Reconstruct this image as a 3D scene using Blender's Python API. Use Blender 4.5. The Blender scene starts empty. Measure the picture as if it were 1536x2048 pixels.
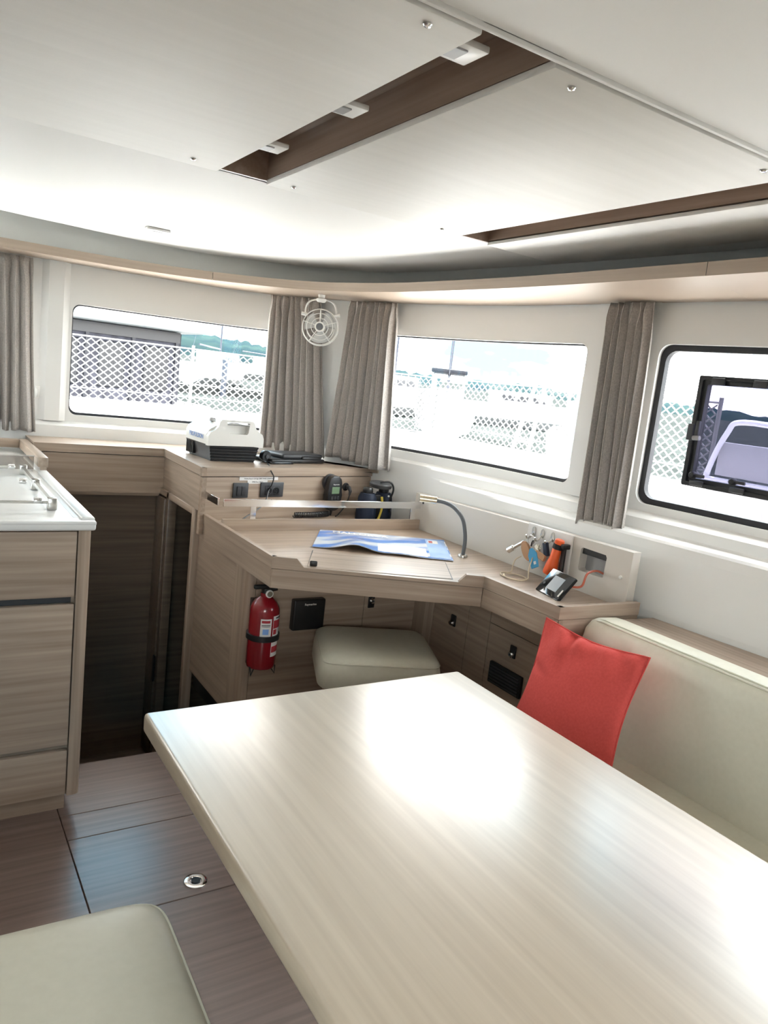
import bpy, bmesh, math, random
from mathutils import Matrix, Vector
random.seed(4)
S = bpy.context.scene
COL = S.collection
PI = math.pi

# ------------------------------------------------------------------ camera
cam_d = bpy.data.cameras.new('camera')
cam = bpy.data.objects.new('camera', cam_d); COL.objects.link(cam)
rt = Vector((0.84413, -0.52429, 0.11209)); dn = Vector((0.00693, -0.19839, -0.98010)); fw = Vector((0.53609, 0.82811, -0.16384))
cm = Matrix(((rt.x, -dn.x, -fw.x), (rt.y, -dn.y, -fw.y), (rt.z, -dn.z, -fw.z))).to_4x4()
cam.matrix_world = Matrix.Translation((0, 0, 1.5)) @ cm
cam_d.sensor_fit = 'VERTICAL'; cam_d.sensor_height = 36; cam_d.lens = 1510 / 2048 * 36
cam_d.clip_start = .02; cam_d.clip_end = 4000
S.camera = cam

# ------------------------------------------------------------------ world, sun, exposure
W = bpy.data.worlds.new('sky'); S.world = W; W.use_nodes = True
nt = W.node_tree; nt.nodes.clear()
out = nt.nodes.new('ShaderNodeOutputWorld'); bg = nt.nodes.new('ShaderNodeBackground')
tc = nt.nodes.new('ShaderNodeTexCoord'); mp = nt.nodes.new('ShaderNodeMapping'); mp.inputs['Scale'].default_value = (2.2, 2.2, 7.0)
nz = nt.nodes.new('ShaderNodeTexNoise'); nz.inputs['Scale'].default_value = 1.3; nz.inputs['Detail'].default_value = 6
cr = nt.nodes.new('ShaderNodeValToRGB')
cr.color_ramp.elements[0].position = .40; cr.color_ramp.elements[0].color = (.058, .24, .36, 1)
cr.color_ramp.elements[1].position = .53; cr.color_ramp.elements[1].color = (1, .965, .91, 1)
nt.links.new(tc.outputs['Generated'], mp.inputs['Vector']); nt.links.new(mp.outputs['Vector'], nz.inputs['Vector'])
nt.links.new(nz.outputs['Fac'], cr.inputs['Fac']); nt.links.new(cr.outputs['Color'], bg.inputs['Color'])
bg.inputs['Strength'].default_value = 5.0
nt.links.new(bg.outputs['Background'], out.inputs['Surface'])

sd = bpy.data.lights.new('sun', 'SUN'); sd.energy = 14.0; sd.angle = math.radians(6); sd.color = (1, .96, .90)
so = bpy.data.objects.new('sun', sd); COL.objects.link(so)
so.rotation_euler = (math.radians(-8), math.radians(14), 0)

S.view_settings.view_transform = 'Standard'; S.view_settings.look = 'None'
S.view_settings.exposure = 1.75; S.view_settings.gamma = 1.0; S.view_settings.use_curve_mapping = False
S.cycles.max_bounces = 7; S.cycles.diffuse_bounces = 4; S.cycles.glossy_bounces = 3
S.cycles.transparent_max_bounces = 8; S.cycles.transmission_bounces = 6
S.cycles.caustics_reflective = False; S.cycles.caustics_refractive = False
S.cycles.sample_clamp_indirect = 8.0
S.cycles.use_denoising = True; S.cycles.use_adaptive_sampling = True; S.cycles.adaptive_threshold = .05

# ------------------------------------------------------------------ materials
MATS = {}
def principled(name, col, rough=.5, metal=0., spec=.5, coat=0., coat_r=.1):
    m = bpy.data.materials.new(name); m.use_nodes = True; b = m.node_tree.nodes['Principled BSDF']
    b.inputs['Base Color'].default_value = (*col, 1); b.inputs['Roughness'].default_value = rough
    b.inputs['Metallic'].default_value = metal; b.inputs['Specular IOR Level'].default_value = spec
    b.inputs['Coat Weight'].default_value = coat; b.inputs['Coat Roughness'].default_value = coat_r
    MATS[name] = m; return m
def noise_col(m, c1, c2, scale=(1, 1, 1), nscale=1., detail=4, lo=.3, hi=.7, bump=0., coord='Object', rough_var=None):
    t = m.node_tree; b = t.nodes['Principled BSDF']
    tc = t.nodes.new('ShaderNodeTexCoord'); mp = t.nodes.new('ShaderNodeMapping'); mp.inputs['Scale'].default_value = scale
    n = t.nodes.new('ShaderNodeTexNoise'); n.inputs['Scale'].default_value = nscale; n.inputs['Detail'].default_value = detail
    r = t.nodes.new('ShaderNodeValToRGB'); r.color_ramp.elements[0].position = lo; r.color_ramp.elements[1].position = hi
    r.color_ramp.elements[0].color = (*c1, 1); r.color_ramp.elements[1].color = (*c2, 1)
    t.links.new(tc.outputs[coord], mp.inputs['Vector']); t.links.new(mp.outputs['Vector'], n.inputs['Vector'])
    t.links.new(n.outputs['Fac'], r.inputs['Fac']); t.links.new(r.outputs['Color'], b.inputs['Base Color'])
    if bump:
        bp = t.nodes.new('ShaderNodeBump'); bp.inputs['Strength'].default_value = bump; bp.inputs['Distance'].default_value = .002
        t.links.new(n.outputs['Fac'], bp.inputs['Height']); t.links.new(bp.outputs['Normal'], b.inputs['Normal'])
    return m
def wood(name, c1, c2, axis, rough=.38, coat=.15, coat_r=.25):
    m = principled(name, c1, rough, coat=coat, coat_r=coat_r)
    sc = {'x': (1.6, 55, 55), 'y': (55, 1.6, 55), 'z': (55, 55, 1.6)}[axis]
    return noise_col(m, c1, c2, sc, 1.0, 4, .3, .72)
def wood_rot(name, ang):
    m = wood(name, OA, OB, 'x'); t = m.node_tree; mp = [n for n in t.nodes if n.type == 'MAPPING'][0]; tc = [n for n in t.nodes if n.type == 'TEX_COORD'][0]
    r = t.nodes.new('ShaderNodeMapping'); r.inputs['Rotation'].default_value = (0, 0, ang)
    t.links.new(tc.outputs['Object'], r.inputs['Vector']); t.links.new(r.outputs['Vector'], mp.inputs['Vector'])
OA, OB = (.315, .238, .178), (.475, .378, .295)
for ax in 'xyz': wood('oak_' + ax, OA, OB, ax)
wood_rot('oak_front', math.radians(28.1)); wood_rot('oak_face', math.radians(-12.1)); wood_rot('oak_lid', math.radians(25.7))
noise_col(principled('oak_valance', (.46, .345, .25), .38, coat=.15, coat_r=.25), (.42, .33, .255), (.48, .385, .30), (2, 2, 90), 1.0, 3, .3, .7)
wood('table_oak', (.475, .395, .29), (.595, .51, .39), 'y', .40, 1.0, .30); MATS['table_oak'].node_tree.nodes['Principled BSDF'].inputs['Coat IOR'].default_value = 1.8
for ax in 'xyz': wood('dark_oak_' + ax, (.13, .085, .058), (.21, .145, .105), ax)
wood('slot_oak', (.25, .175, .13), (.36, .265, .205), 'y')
wood('stair_oak_shaded', (.125, .092, .066), (.19, .145, .108), 'x')  # darker oak with the stairwell shade put into its colour
wood('floor_wood', (.165, .112, .093), (.245, .178, .152), 'x', .34, .6, .22)
principled('gelcoat', (.80, .80, .78), .38); principled('liner', (.80, .79, .76), .6)
noise_col(principled('ceiling_panel', (.78, .76, .72), .55), (.745, .73, .69), (.79, .775, .735), (1, 18, 6), 2.0, 5, .25, .75)
principled('cove_wall', (.78, .79, .76), .7)
principled('trim_white', (.82, .81, .78), .4); principled('counter', (.80, .80, .78), .32, spec=.4)
principled('panel_cream', (.66, .62, .56), .5); principled('hook_plate', (.72, .70, .67), .35)
noise_col(principled('leather', (.70, .68, .58), .42), (.67, .655, .54), (.70, .685, .57), (1, 1, 1), 60, 2, .3, .7)
noise_col(principled('curtain', (.40, .36, .33), .85, spec=.2), (.40, .37, .345), (.53, .495, .465), (1, 1, 1), 160, 2, .3, .7)
noise_col(principled('coral', (.72, .085, .075), .8, spec=.2), (.62, .085, .075), (.68, .10, .088), (1, 1, 1), 140, 2, .3, .7, bump=.06)
principled('black', (.012, .012, .013), .4); principled('black_gloss', (.006, .007, .009), .08)
principled('charcoal', (.045, .047, .052), .45); principled('rubber', (.02, .02, .024), .6)
principled('chrome', (.85, .85, .85), .08, 1.); principled('steel', (.62, .61, .58), .25, 1.); principled('brass', (.62, .56, .42), .2, 1.)
principled('white_plastic', (.80, .80, .77), .35); principled('grey_plastic', (.36, .36, .36), .4); principled('grey_flex', (.13, .14, .15), .4)
principled('battery_white', (.74, .73, .69), .32); principled('blade_grey', (.55, .56, .55), .35)
principled('red_paint', (.25, .008, .015), .22, coat=.4); principled('paper', (.78, .76, .73), .6); principled('red_print', (.42, .03, .04), .5)
principled('ink', (.03, .03, .035), .6); principled('blue_ink', (.16, .27, .55), .5); principled('lcd', (.16, .24, .15), .2)
principled('orange', (.85, .13, .03), .4); principled('tag_wood', (.46, .26, .14), .6); principled('tag_blue', (.06, .34, .60), .35); principled('navy', (.007, .016, .04), .6)
principled('screen', (.42, .47, .52), .12); principled('rope', (.62, .53, .40), .9); principled('yellow', (.55, .42, .06), .7); principled('red_cable', (.45, .10, .05), .4)
principled('gold_text', (.75, .74, .70), .4)
def emis_free_glass(name, col, gl=.06, rough=.0):
    m = bpy.data.materials.new(name); m.use_nodes = True; t = m.node_tree; t.nodes.clear()
    o = t.nodes.new('ShaderNodeOutputMaterial'); mx = t.nodes.new('ShaderNodeMixShader'); tr = t.nodes.new('ShaderNodeBsdfTransparent'); g = t.nodes.new('ShaderNodeBsdfGlossy')
    fr = t.nodes.new('ShaderNodeFresnel'); fr.inputs['IOR'].default_value = 1.3
    tr.inputs['Color'].default_value = (*col, 1); g.inputs['Roughness'].default_value = .02
    t.links.new(fr.outputs['Fac'], mx.inputs['Fac']); t.links.new(tr.outputs['BSDF'], mx.inputs[1]); t.links.new(g.outputs['BSDF'], mx.inputs[2]); t.links.new(mx.outputs['Shader'], o.inputs['Surface'])
    MATS[name] = m
emis_free_glass('window_glass', (.95, .96, .97)); emis_free_glass('tinted_acrylic', (.14, .137, .20)); emis_free_glass('added_hatch_acrylic', (.62, .62, .62)); emis_free_glass('smoke_glass', (.62, .60, .58))
# chart print: sea blue, white land and shallow patches
m = principled('chart_print', (.5, .65, .85), .25, coat=.5, coat_r=.12)
noise_col(m, (.10, .27, .72), (.80, .85, .90), (1.6, 6, 1), 1.6, 3, .44, .56)
noise_col(principled('chart_inset', (.3, .5, .8), .3), (.22, .40, .76), (.50, .66, .88), (1, 1, 1), 8, 3, .3, .7)
# outdoors
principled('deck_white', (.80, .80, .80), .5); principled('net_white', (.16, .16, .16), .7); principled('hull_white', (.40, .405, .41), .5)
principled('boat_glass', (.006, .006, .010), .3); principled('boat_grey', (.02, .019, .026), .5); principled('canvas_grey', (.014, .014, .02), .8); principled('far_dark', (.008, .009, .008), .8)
noise_col(principled('sea', (.06, .09, .09), .8, spec=0.), (.014, .0165, .016), (.034, .039, .038), (.3, .3, .3), 1.5, 3)
noise_col(principled('far_trees', (.05, .11, .12), .95, spec=0.), (.011, .021, .026), (.019, .033, .032), (.09, .09, .25), 1.2, 4, .35, .65)
noise_col(principled('pad_grey', (.2, .2, .22), .8), (.11, .105, .125), (.24, .235, .25), (4, 14, 2), 2.0, 4); principled('orange_frame', (.55, .30, .16), .5); principled('masts', (.03, .034, .05), .5)
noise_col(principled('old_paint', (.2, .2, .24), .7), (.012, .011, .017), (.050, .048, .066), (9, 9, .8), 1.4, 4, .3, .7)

# ------------------------------------------------------------------ mesh helpers
class MB:
    def __init__(s): s.v = []; s.f = []
    def add(s, vs, fs, T=None):
        n = len(s.v)
        s.v += [tuple(T @ Vector(p)) for p in vs] if T is not None else [tuple(p) for p in vs]
        s.f += [tuple(i + n for i in f) for f in fs]; return s
    def box(s, x0, x1, y0, y1, z0, z1, T=None):
        return s.add([(x0,y0,z0),(x1,y0,z0),(x1,y1,z0),(x0,y1,z0),(x0,y0,z1),(x1,y0,z1),(x1,y1,z1),(x0,y1,z1)],
                     [(3,2,1,0),(4,5,6,7),(0,1,5,4),(1,2,6,5),(2,3,7,6),(3,0,4,7)], T)
    def rbox(s, x0, x1, y0, y1, z0, z1, r=.01, seg=3, T=None):
        bm = bmesh.new(); bmesh.ops.create_cube(bm, size=1)
        for v in bm.verts: v.co = Vector(((x0+x1)/2 + v.co.x*(x1-x0), (y0+y1)/2 + v.co.y*(y1-y0), (z0+z1)/2 + v.co.z*(z1-z0)))
        bmesh.ops.bevel(bm, geom=bm.edges[:], offset=r, segments=seg, profile=.5, affect='EDGES')
        bm.verts.index_update()
        s.add([v.co[:] for v in bm.verts], [[v.index for v in f.verts] for f in bm.faces], T); bm.free(); return s
    def prism(s, poly, z0, z1, T=None, bev=0., seg=2):
        a = sum(poly[i][0]*poly[(i+1) % len(poly)][1] - poly[(i+1) % len(poly)][0]*poly[i][1] for i in range(len(poly)))
        if a < 0: poly = poly[::-1]
        n = len(poly)
        vs = [(x, y, z0) for x, y in poly] + [(x, y, z1) for x, y in poly]
        fs = [tuple(range(n-1, -1, -1)), tuple(range(n, 2*n))] + [(i, (i+1) % n, n+(i+1) % n, n+i) for i in range(n)]
        if bev:
            bm = bmesh.new(); bv = [bm.verts.new(p) for p in vs]
            for f in fs: bm.faces.new([bv[i] for i in f])
            bmesh.ops.bevel(bm, geom=bm.edges[:], offset=bev, segments=seg, profile=.5, affect='EDGES')
            bm.verts.index_update(); vs = [v.co[:] for v in bm.verts]; fs = [[v.index for v in f.verts] for f in bm.faces]; bm.free()
        return s.add(vs, fs, T)
    def tube(s, pts, r, n=8, closed=False, T=None, sx=None):
        pts = [Vector(p) for p in pts]; N = len(pts); vs = []; fs = []; up = None
        for i, p in enumerate(pts):
            if closed: t = pts[(i+1) % N] - pts[i-1]
            else: t = pts[min(i+1, N-1)] - pts[max(i-1, 0)]
            t.normalize()
            if up is None:
                up = Vector((0, 0, 1)) if abs(t.z) < .9 else Vector((1, 0, 0))
            u = (up - t*up.dot(t)).normalized(); w = t.cross(u); up = u
            rr = r[i] if isinstance(r, (list, tuple)) else r
            for k in range(n):
                a = 2*PI*(k+.5)/n; vs.append(p + (u*math.cos(a) + w*math.sin(a))*rr)
        M_ = N if closed else N-1
        for i in range(M_):
            for k in range(n):
                a = i*n+k; b = i*n+(k+1) % n; c = ((i+1) % N)*n; fs.append((a, b, c+(k+1) % n, c+k))
        if not closed: fs.append(tuple(range(n-1, -1, -1))); fs.append(tuple((N-1)*n+k for k in range(n)))
        return s.add(vs, fs, T)
    def lathe(s, prof, n=24, T=None):
        vs = []; fs = []; m_ = len(prof)
        for r, z in prof:
            for k in range(n): a = 2*PI*k/n; vs.append((r*math.cos(a), r*math.sin(a), z))
        for i in range(m_-1):
            for k in range(n): fs.append((i*n+k, i*n+(k+1) % n, (i+1)*n+(k+1) % n, (i+1)*n+k))
        fs.append(tuple(range(n-1, -1, -1))); fs.append(tuple((m_-1)*n+k for k in range(n)))
        return s.add(vs, fs, T)
    def cyl(s, p0, p1, r, n=16): return s.tube([p0, p1], r, n)
    def grid(s, fn, nu, nv, closed_u=False):
        vs = [fn(i/nu, j/nv) for j in range(nv+1) for i in range(nu+1)]
        fs = [(j*(nu+1)+i, j*(nu+1)+i+1, (j+1)*(nu+1)+i+1, (j+1)*(nu+1)+i) for j in range(nv) for i in range(nu)]
        return s.add(vs, fs)
    def ring(s, a, b, T=None):      # quads between two closed loops with the same count
        n = len(a); return s.add(list(a)+list(b), [(i, (i+1) % n, n+(i+1) % n, n+i) for i in range(n)], T)
WM = {}
def mesh_obj(name, mb, mat, parent=None, smooth=40):
    P_ = WM.get(parent, Matrix.Identity(4)); inv = P_.inverted()
    me = bpy.data.meshes.new(name); me.from_pydata([inv @ Vector(p) for p in mb.v], [], mb.f); me.validate()
    me.materials.append(MATS[mat])
    if smooth:
        me.polygons.foreach_set('use_smooth', [True]*len(me.polygons)); me.set_sharp_from_angle(angle=math.radians(smooth))
    o = bpy.data.objects.new(name, me); COL.objects.link(o); WM[o] = P_
    if parent is not None: o.parent = parent
    return o
def recalc(o):
    bm = bmesh.new(); bm.from_mesh(o.data); bmesh.ops.recalc_face_normals(bm, faces=bm.faces[:]); bm.to_mesh(o.data); bm.free(); return o
def tag(o, label, cat, group=None, kind=None):
    o['label'] = label; o['category'] = cat
    if group: o['group'] = group
    if kind: o['kind'] = kind
    return o
def thing(name, label, cat, T=(0, 0, 0), group=None, kind=None):
    o = bpy.data.objects.new(name, None); COL.objects.link(o); o.empty_display_size = .05
    Tm = T if isinstance(T, Matrix) else Matrix.Translation(T)
    o.matrix_world = Tm; WM[o] = Tm.copy()
    return tag(o, label, cat, group, kind)
def struct(o, label, cat): return tag(o, label, cat, kind='structure')
def dup(root, T, label):
    r = root.copy(); COL.objects.link(r); r.matrix_world = T; WM[r] = T.copy(); r['label'] = label
    for ch in list(root.children):
        c = ch.copy(); COL.objects.link(c); c.parent = r
        for g in ch.children:
            d = g.copy(); COL.objects.link(d); d.parent = c
    return r
def TR(x, y, z, rz=0, rx=0, ry=0):
    return Matrix.Translation((x, y, z)) @ Matrix.Rotation(rz, 4, 'Z') @ Matrix.Rotation(ry, 4, 'Y') @ Matrix.Rotation(rx, 4, 'X')
def text(name, body, size, T, mat, parent, bold=0.):
    cu = bpy.data.curves.new('text', 'FONT'); cu.body = body; cu.size = size; cu.align_x = 'CENTER'; cu.align_y = 'CENTER'; cu.extrude = .0003; cu.offset = bold; cu.resolution_u = 2
    t = bpy.data.objects.new('text', cu); COL.objects.link(t); bpy.context.view_layer.update()
    me = bpy.data.meshes.new_from_object(t.evaluated_get(bpy.context.evaluated_depsgraph_get()))
    bpy.data.objects.remove(t); me.name = name
    me.transform(WM.get(parent, Matrix.Identity(4)).inverted() @ T); me.materials.clear(); me.materials.append(MATS[mat])
    o = bpy.data.objects.new(name, me); COL.objects.link(o)
    if parent is not None: o.parent = parent
    WM[o] = WM.get(parent, Matrix.Identity(4)); return o
def basis(o, xa, ya):
    xa = Vector(xa).normalized(); za = xa.cross(Vector(ya)).normalized(); ya = za.cross(xa)
    return Matrix(((xa.x, ya.x, za.x, o[0]), (xa.y, ya.y, za.y, o[1]), (xa.z, ya.z, za.z, o[2]), (0, 0, 0, 1)))
def catmull(pts, n=12):
    P_ = [Vector((*p, 0)) if len(p) == 2 else Vector(p) for p in pts]; out_ = []
    for i in range(len(P_)-1):
        a = P_[max(i-1, 0)]; b = P_[i]; c = P_[i+1]; d = P_[min(i+2, len(P_)-1)]
        for k in range(n):
            t = k/n; out_.append(.5*((2*b) + (c-a)*t + (2*a-5*b+4*c-d)*t*t + (3*b-a-3*c+d)*t**3))
    out_.append(P_[-1]); return out_

# ------------------------------------------------------------------ curved cabin wall as a function of run and height
class Path:
    def __init__(s, pts, n=12, smooth=True):
        s.p = catmull(pts, n) if smooth else [Vector((*q, 0)) for q in pts]; s.l = [0]
        for a, b in zip(s.p, s.p[1:]): s.l.append(s.l[-1]+(b-a).length)
        s.L = s.l[-1]
    def at(s, t, d=0, z=0):
        t = min(max(t, 0), s.L); i = 0
        lo, hi = 0, len(s.l)-2
        while lo < hi:
            m_ = (lo+hi+1)//2
            if s.l[m_] <= t: lo = m_
            else: hi = m_-1
        i = lo; a, b = s.p[i], s.p[i+1]; u = (t-s.l[i])/max(1e-9, s.l[i+1]-s.l[i]); q = a.lerp(b, u)
        def tan(j): return (s.p[min(j+1, len(s.p)-1)]-s.p[max(j-1, 0)]).normalized()
        tg = tan(i).lerp(tan(i+1), u).normalized()
        return Vector((q.x+tg.y*d, q.y-tg.x*d, z))
    def find(s, x=None, y=None):
        best = min(range(len(s.p)), key=lambda i: abs(s.p[i].x-x) if x is not None else abs(s.p[i].y-y)); lo = max(best-1, 0)
        c = min(([s.l[lo]+(s.l[min(best+1, len(s.p)-1)]-s.l[lo])*k/200 for k in range(201)]), key=lambda t: abs(s.at(t).x-x) if x is not None else abs(s.at(t).y-y))
        return c
WALL = Path([(-1.7,4.2),(-.5,4.19),(.6,4.16),(1.3,4.11),(1.68,3.98),(1.92,3.74),(2.1,3.42),(2.22,3.1),(2.31,2.76),(2.36,2.3),(2.39,1.9),(2.43,1.5),(2.48,.8),(2.5,0),(2.5,-1.4)])
ZT, ZB = 2.2, 1.14
WINS = [  # s0, s1, z0, z1, corner radius, gasket width, bottom gasket width
    (WALL.find(x=-1.25), WALL.find(x=.52), 1.172, 1.735, .03, .007, .01),
    (WALL.find(x=.705), WALL.find(x=1.76), 1.174, 1.730, .04, .006, .012),
    (WALL.find(y=3.42), WALL.find(y=2.262), 1.181, 1.762, .035, .006, .014),
    (WALL.find(y=1.925), WALL.find(y=.35), 1.168, 1.770, .045, .022, .022)]
def rr_loop(s0, s1, z0, z1, r, step=.05):
    pts = []
    def seg(a, b):
        n = max(1, int(math.hypot(b[0]-a[0], b[1]-a[1])/step))
        for k in range(n): pts.append((a[0]+(b[0]-a[0])*k/n, a[1]+(b[1]-a[1])*k/n))
    def arc(cx, cz, a0):
        for k in range(6): a = a0+PI/2*k/6; pts.append((cx+r*math.cos(a), cz+r*math.sin(a)))
    arc(s0+r, z0+r, PI); seg((s0+r, z0), (s1-r, z0)); arc(s1-r, z0+r, 1.5*PI); seg((s1, z0+r), (s1, z1-r)); arc(s1-r, z1-r, 0); seg((s1-r, z1), (s0+r, z1)); arc(s0+r, z1-r, PI/2); seg((s0, z1-r), (s0, z0+r))
    return pts
def wallmesh(sa, sb, wins):
    mb = MB(); TH = -.07
    cur = sa
    def plain(a, b):
        if b-a < 1e-4: return
        n = max(1, int((b-a)/.06))
        mb.grid(lambda u, v: WALL.at(a+(b-a)*u, 0, ZB+(ZT-ZB)*v), n, 4)
        mb.grid(lambda u, v: WALL.at(a+(b-a)*u, TH, ZB+(ZT-ZB)*v), n, 4)
    for (s0, s1, z0, z1, r, g, gb) in wins:
        m_ = .05; plain(cur, s0-m_)
        lp = rr_loop(s0, s1, z0, z1, r); cs, cz = (s0+s1)/2, (z0+z1)/2; hw, hh = (s1-s0)/2, (z1-z0)/2
        ou = []
        for (a, b) in lp:
            u, v = (a-cs)/hw, (b-cz)/hh; k = max(abs(u), abs(v)); u /= k; v /= k
            ou.append((cs+u*(hw+m_), (cz+v*(ZT-cz)) if v > 0 else (cz+v*(cz-ZB))))
        mb.ring([WALL.at(a, 0, b) for a, b in lp], [WALL.at(a, 0, b) for a, b in ou])
        mb.ring([WALL.at(a, 0, b) for a, b in lp], [WALL.at(a, TH, b) for a, b in lp])
        mb.ring([WALL.at(a, TH, b) for a, b in lp], [WALL.at(a, TH, b) for a, b in ou])
        cur = s1+m_
    plain(cur, sb)
    return mb
def skirt(mb, sa, sb, prof, ramp=None):
    n = int((sb-sa)/.04)
    for (d0, z0), (d1, z1) in zip(prof, prof[1:]):
        lim = lambda d, u: d if ramp is None else min(d, min(.17, max(.010, WALL.at(sa+(sb-sa)*u).x-2.207)))
        mb.grid(lambda u, v: WALL.at(sa+(sb-sa)*u, lim(d0+(d1-d0)*v, u), z0+(z1-z0)*v), n, 1)
SC = WALL.find(x=1.95)
mb = wallmesh(0, SC, WINS[:2]); skirt(mb, 0, SC, [(0, 1.14), (.028, 1.127), (.04, 1.118), (.046, 1.06), (.05, 1.0), (.05, -.7)])
struct(recalc(mesh_obj('wall_front', mb, 'gelcoat', smooth=30)), 'white cabin wall around the window above the wooden ledge', 'wall')
mb = wallmesh(SC, WALL.L, WINS[2:]); skirt(mb, SC, WALL.L, [(0, 1.14), (.03, 1.125), (.042, 1.118), (.05, 1.082), (.055, 1.076), (.125, 1.070), (.137, 1.062), (.145, 1.03), (.17, .82), (.17, -.7)], (WALL.find(y=3.36), WALL.find(y=3.02)))
struct(recalc(mesh_obj('wall_right', mb, 'gelcoat', smooth=30)), 'white cabin wall behind the sofa and chart table with stepped ledges', 'wall')
wl = ['far-left window half behind the grey curtain', 'window of the front wall above the dark stairwell', 'window between the corner curtain and the narrow curtain', 'window at the right with thick black rubber frame']
for k, (s0, s1, z0, z1, r, g, gb) in enumerate(WINS):
    mb = MB(); lp = rr_loop(s0, s1, z0, z1, r); li = rr_loop(s0+g, s1-g, z0+gb, z1-g, max(.008, r-g*.6))
    n = min(len(lp), len(li)); 
    lp2 = lp
    # inner loop sampled at the outer loop's parameters
    cs, cz = (s0+s1)/2, (z0+z1)/2
    li = [(cs+(a-cs)*((s1-s0)/2-g)/((s1-s0)/2), (z0+gb)+(b-z0)*(z1-z0-g-gb)/(z1-z0)) for a, b in lp]
    d0, d1 = -.018, -.045
    mb.ring([WALL.at(a, d0, b) for a, b in lp], [WALL.at(a, d0, b) for a, b in li]); mb.ring([WALL.at(a, d0, b) for a, b in li], [WALL.at(a, d1, b) for a, b in li])
    mb.ring([WALL.at(a, d1, b) for a, b in li], [WALL.at(a, d1, b) for a, b in lp])
    w = struct(mesh_obj(f'window_{k+1}', mb, 'rubber', smooth=50), wl[k], 'window')
    mb = MB(); nn = 24
    mb.grid(lambda u, v: WALL.at(s0+.003+(s1-s0-.006)*u, -.03, z0+.003+(z1-z0-.006)*v), nn, 1)
    mesh_obj('pane', mb, 'window_glass', w, smooth=0)
# white bevelled pilaster between the two front windows
mb = MB(); sA, sB = WALL.find(x=.56), WALL.find(x=.69)
mb.add([WALL.at(sA, 0, 1.14), WALL.at(sA+.03, .022, 1.14), WALL.at(sB-.03, .022, 1.14), WALL.at(sB, 0, 1.14), WALL.at(sA, 0, 1.92), WALL.at(sA+.03, .022, 1.92), WALL.at(sB-.03, .022, 1.92), WALL.at(sB, 0, 1.92)],
       [(0,1,5,4),(1,2,6,5),(2,3,7,6),(0,3,2,1),(4,5,6,7)])
struct(mesh_obj('trim_1', mb, 'gelcoat', smooth=0), 'white bevelled pilaster between the two front windows', 'trim')
sM = WALL.find(y=2.225)
mb = MB(); mb.add([WALL.at(sM, 0, 1.14), WALL.at(sM+.004, .012, 1.14), WALL.at(sM+.16, .012, 1.14), WALL.at(sM+.18, 0, 1.14), WALL.at(sM, 0, 1.92), WALL.at(sM+.004, .012, 1.92), WALL.at(sM+.16, .012, 1.92), WALL.at(sM+.18, 0, 1.92)],
       [(0,1,5,4),(1,2,6,5),(2,3,7,6),(0,3,2,1),(4,5,6,7)])
struct(mesh_obj('trim_2', mb, 'gelcoat', smooth=0), 'flat white mullion cover behind the narrow curtain', 'trim')

# rest of the shell: galley side wall, aft bulkhead with an unseen opening sized for its light, roof
mb = MB().box(-1.78, -1.70, -1.4, 4.25, -.7, 2.2)
struct(mesh_obj('wall_left', mb, 'gelcoat', smooth=0), 'white galley side wall out of view on the left', 'wall')
mb = MB().box(-1.78, -1.1, -1.5, -1.4, -.1, 2.2); mb.box(.1, 2.6, -1.5, -1.4, -.1, 2.2); mb.box(-1.1, .1, -1.5, -1.4, 1.95, 2.2); mb.box(-1.1, .1, -1.5, -1.4, -.1, 1.1)
struct(mesh_obj('wall_back', mb, 'gelcoat', smooth=0), 'white aft bulkhead with unseen opening behind the viewer sized to let in light', 'wall')
mb = MB().box(-2.0, 2.8, -.05, 4.5, 2.2, 2.3); mb.box(-2.0, 2.8, -1.6, -.75, 2.2, 2.3); mb.box(-2.0, -.75, -.75, -.05, 2.2, 2.3); mb.box(.35, 2.8, -.75, -.05, 2.2, 2.3)
struct(mesh_obj('roof_slab', mb, 'gelcoat', smooth=0), 'white cabin roof above the ceiling liner', 'roof')

# ------------------------------------------------------------------ floor
fl = mesh_obj('floor', MB().box(-1.7, 2.4, -1.4, 2.72, -.06, -.008), 'dark_oak_x', smooth=0)
struct(fl, 'brown laminate cabin floor with long seams', 'floor')
g_ = .0013
for (x0, x1, y0, y1) in [(.435, 1.7, 2.40, 2.725), (.435, 1.7, 2.262, 2.40), (.435, 1.7, 1.869, 2.262), (.435, 1.7, .9, 1.869), (.435, 1.7, -1.4, .9), (-1.7, .435, 1.1, 2.45), (-1.7, .435, -1.4, 1.1), (1.7, 2.3, -1.4, 2.70), (-1.7, .435, 2.45, 2.725)]:
    mesh_obj('floor_panel', MB().rbox(x0+g_, x1-g_, y0+g_, y1-g_, -.008, 0, .0015, 1), 'floor_wood', fl, smooth=0)
dr = thing('floor_ring_pull', 'round polished metal ring pull set in the brown floor', 'ring pull', (.735, 1.926, 0))
mb = MB().lathe([(.0, .0005), (.034, .0005), (.034, .003), (.030, .0045), (.018, .0035), (.016, .001), (0, .001)], 32, TR(.735, 1.926, 0))
mesh_obj('flange', mb, 'chrome', dr); mesh_obj('socket', MB().lathe([(0, .001), (.0135, .001), (.0135, .0052), (0, .0052)], 20, TR(.735, 1.926, 0)), 'black', dr)

# stairwell down into the hull
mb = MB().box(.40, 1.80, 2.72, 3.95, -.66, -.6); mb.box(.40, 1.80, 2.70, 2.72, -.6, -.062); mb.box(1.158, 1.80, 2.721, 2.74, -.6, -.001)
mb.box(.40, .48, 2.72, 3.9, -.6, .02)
struct(mesh_obj('floor_stairwell', mb, 'stair_oak_shaded', smooth=0), 'sunken stairwell floor past the galley with painted shade', 'floor')
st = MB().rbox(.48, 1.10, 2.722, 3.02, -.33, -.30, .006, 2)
struct(mesh_obj('step', st, 'dark_oak_x'), 'dark wooden step leading down beside the galley', 'step')

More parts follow.
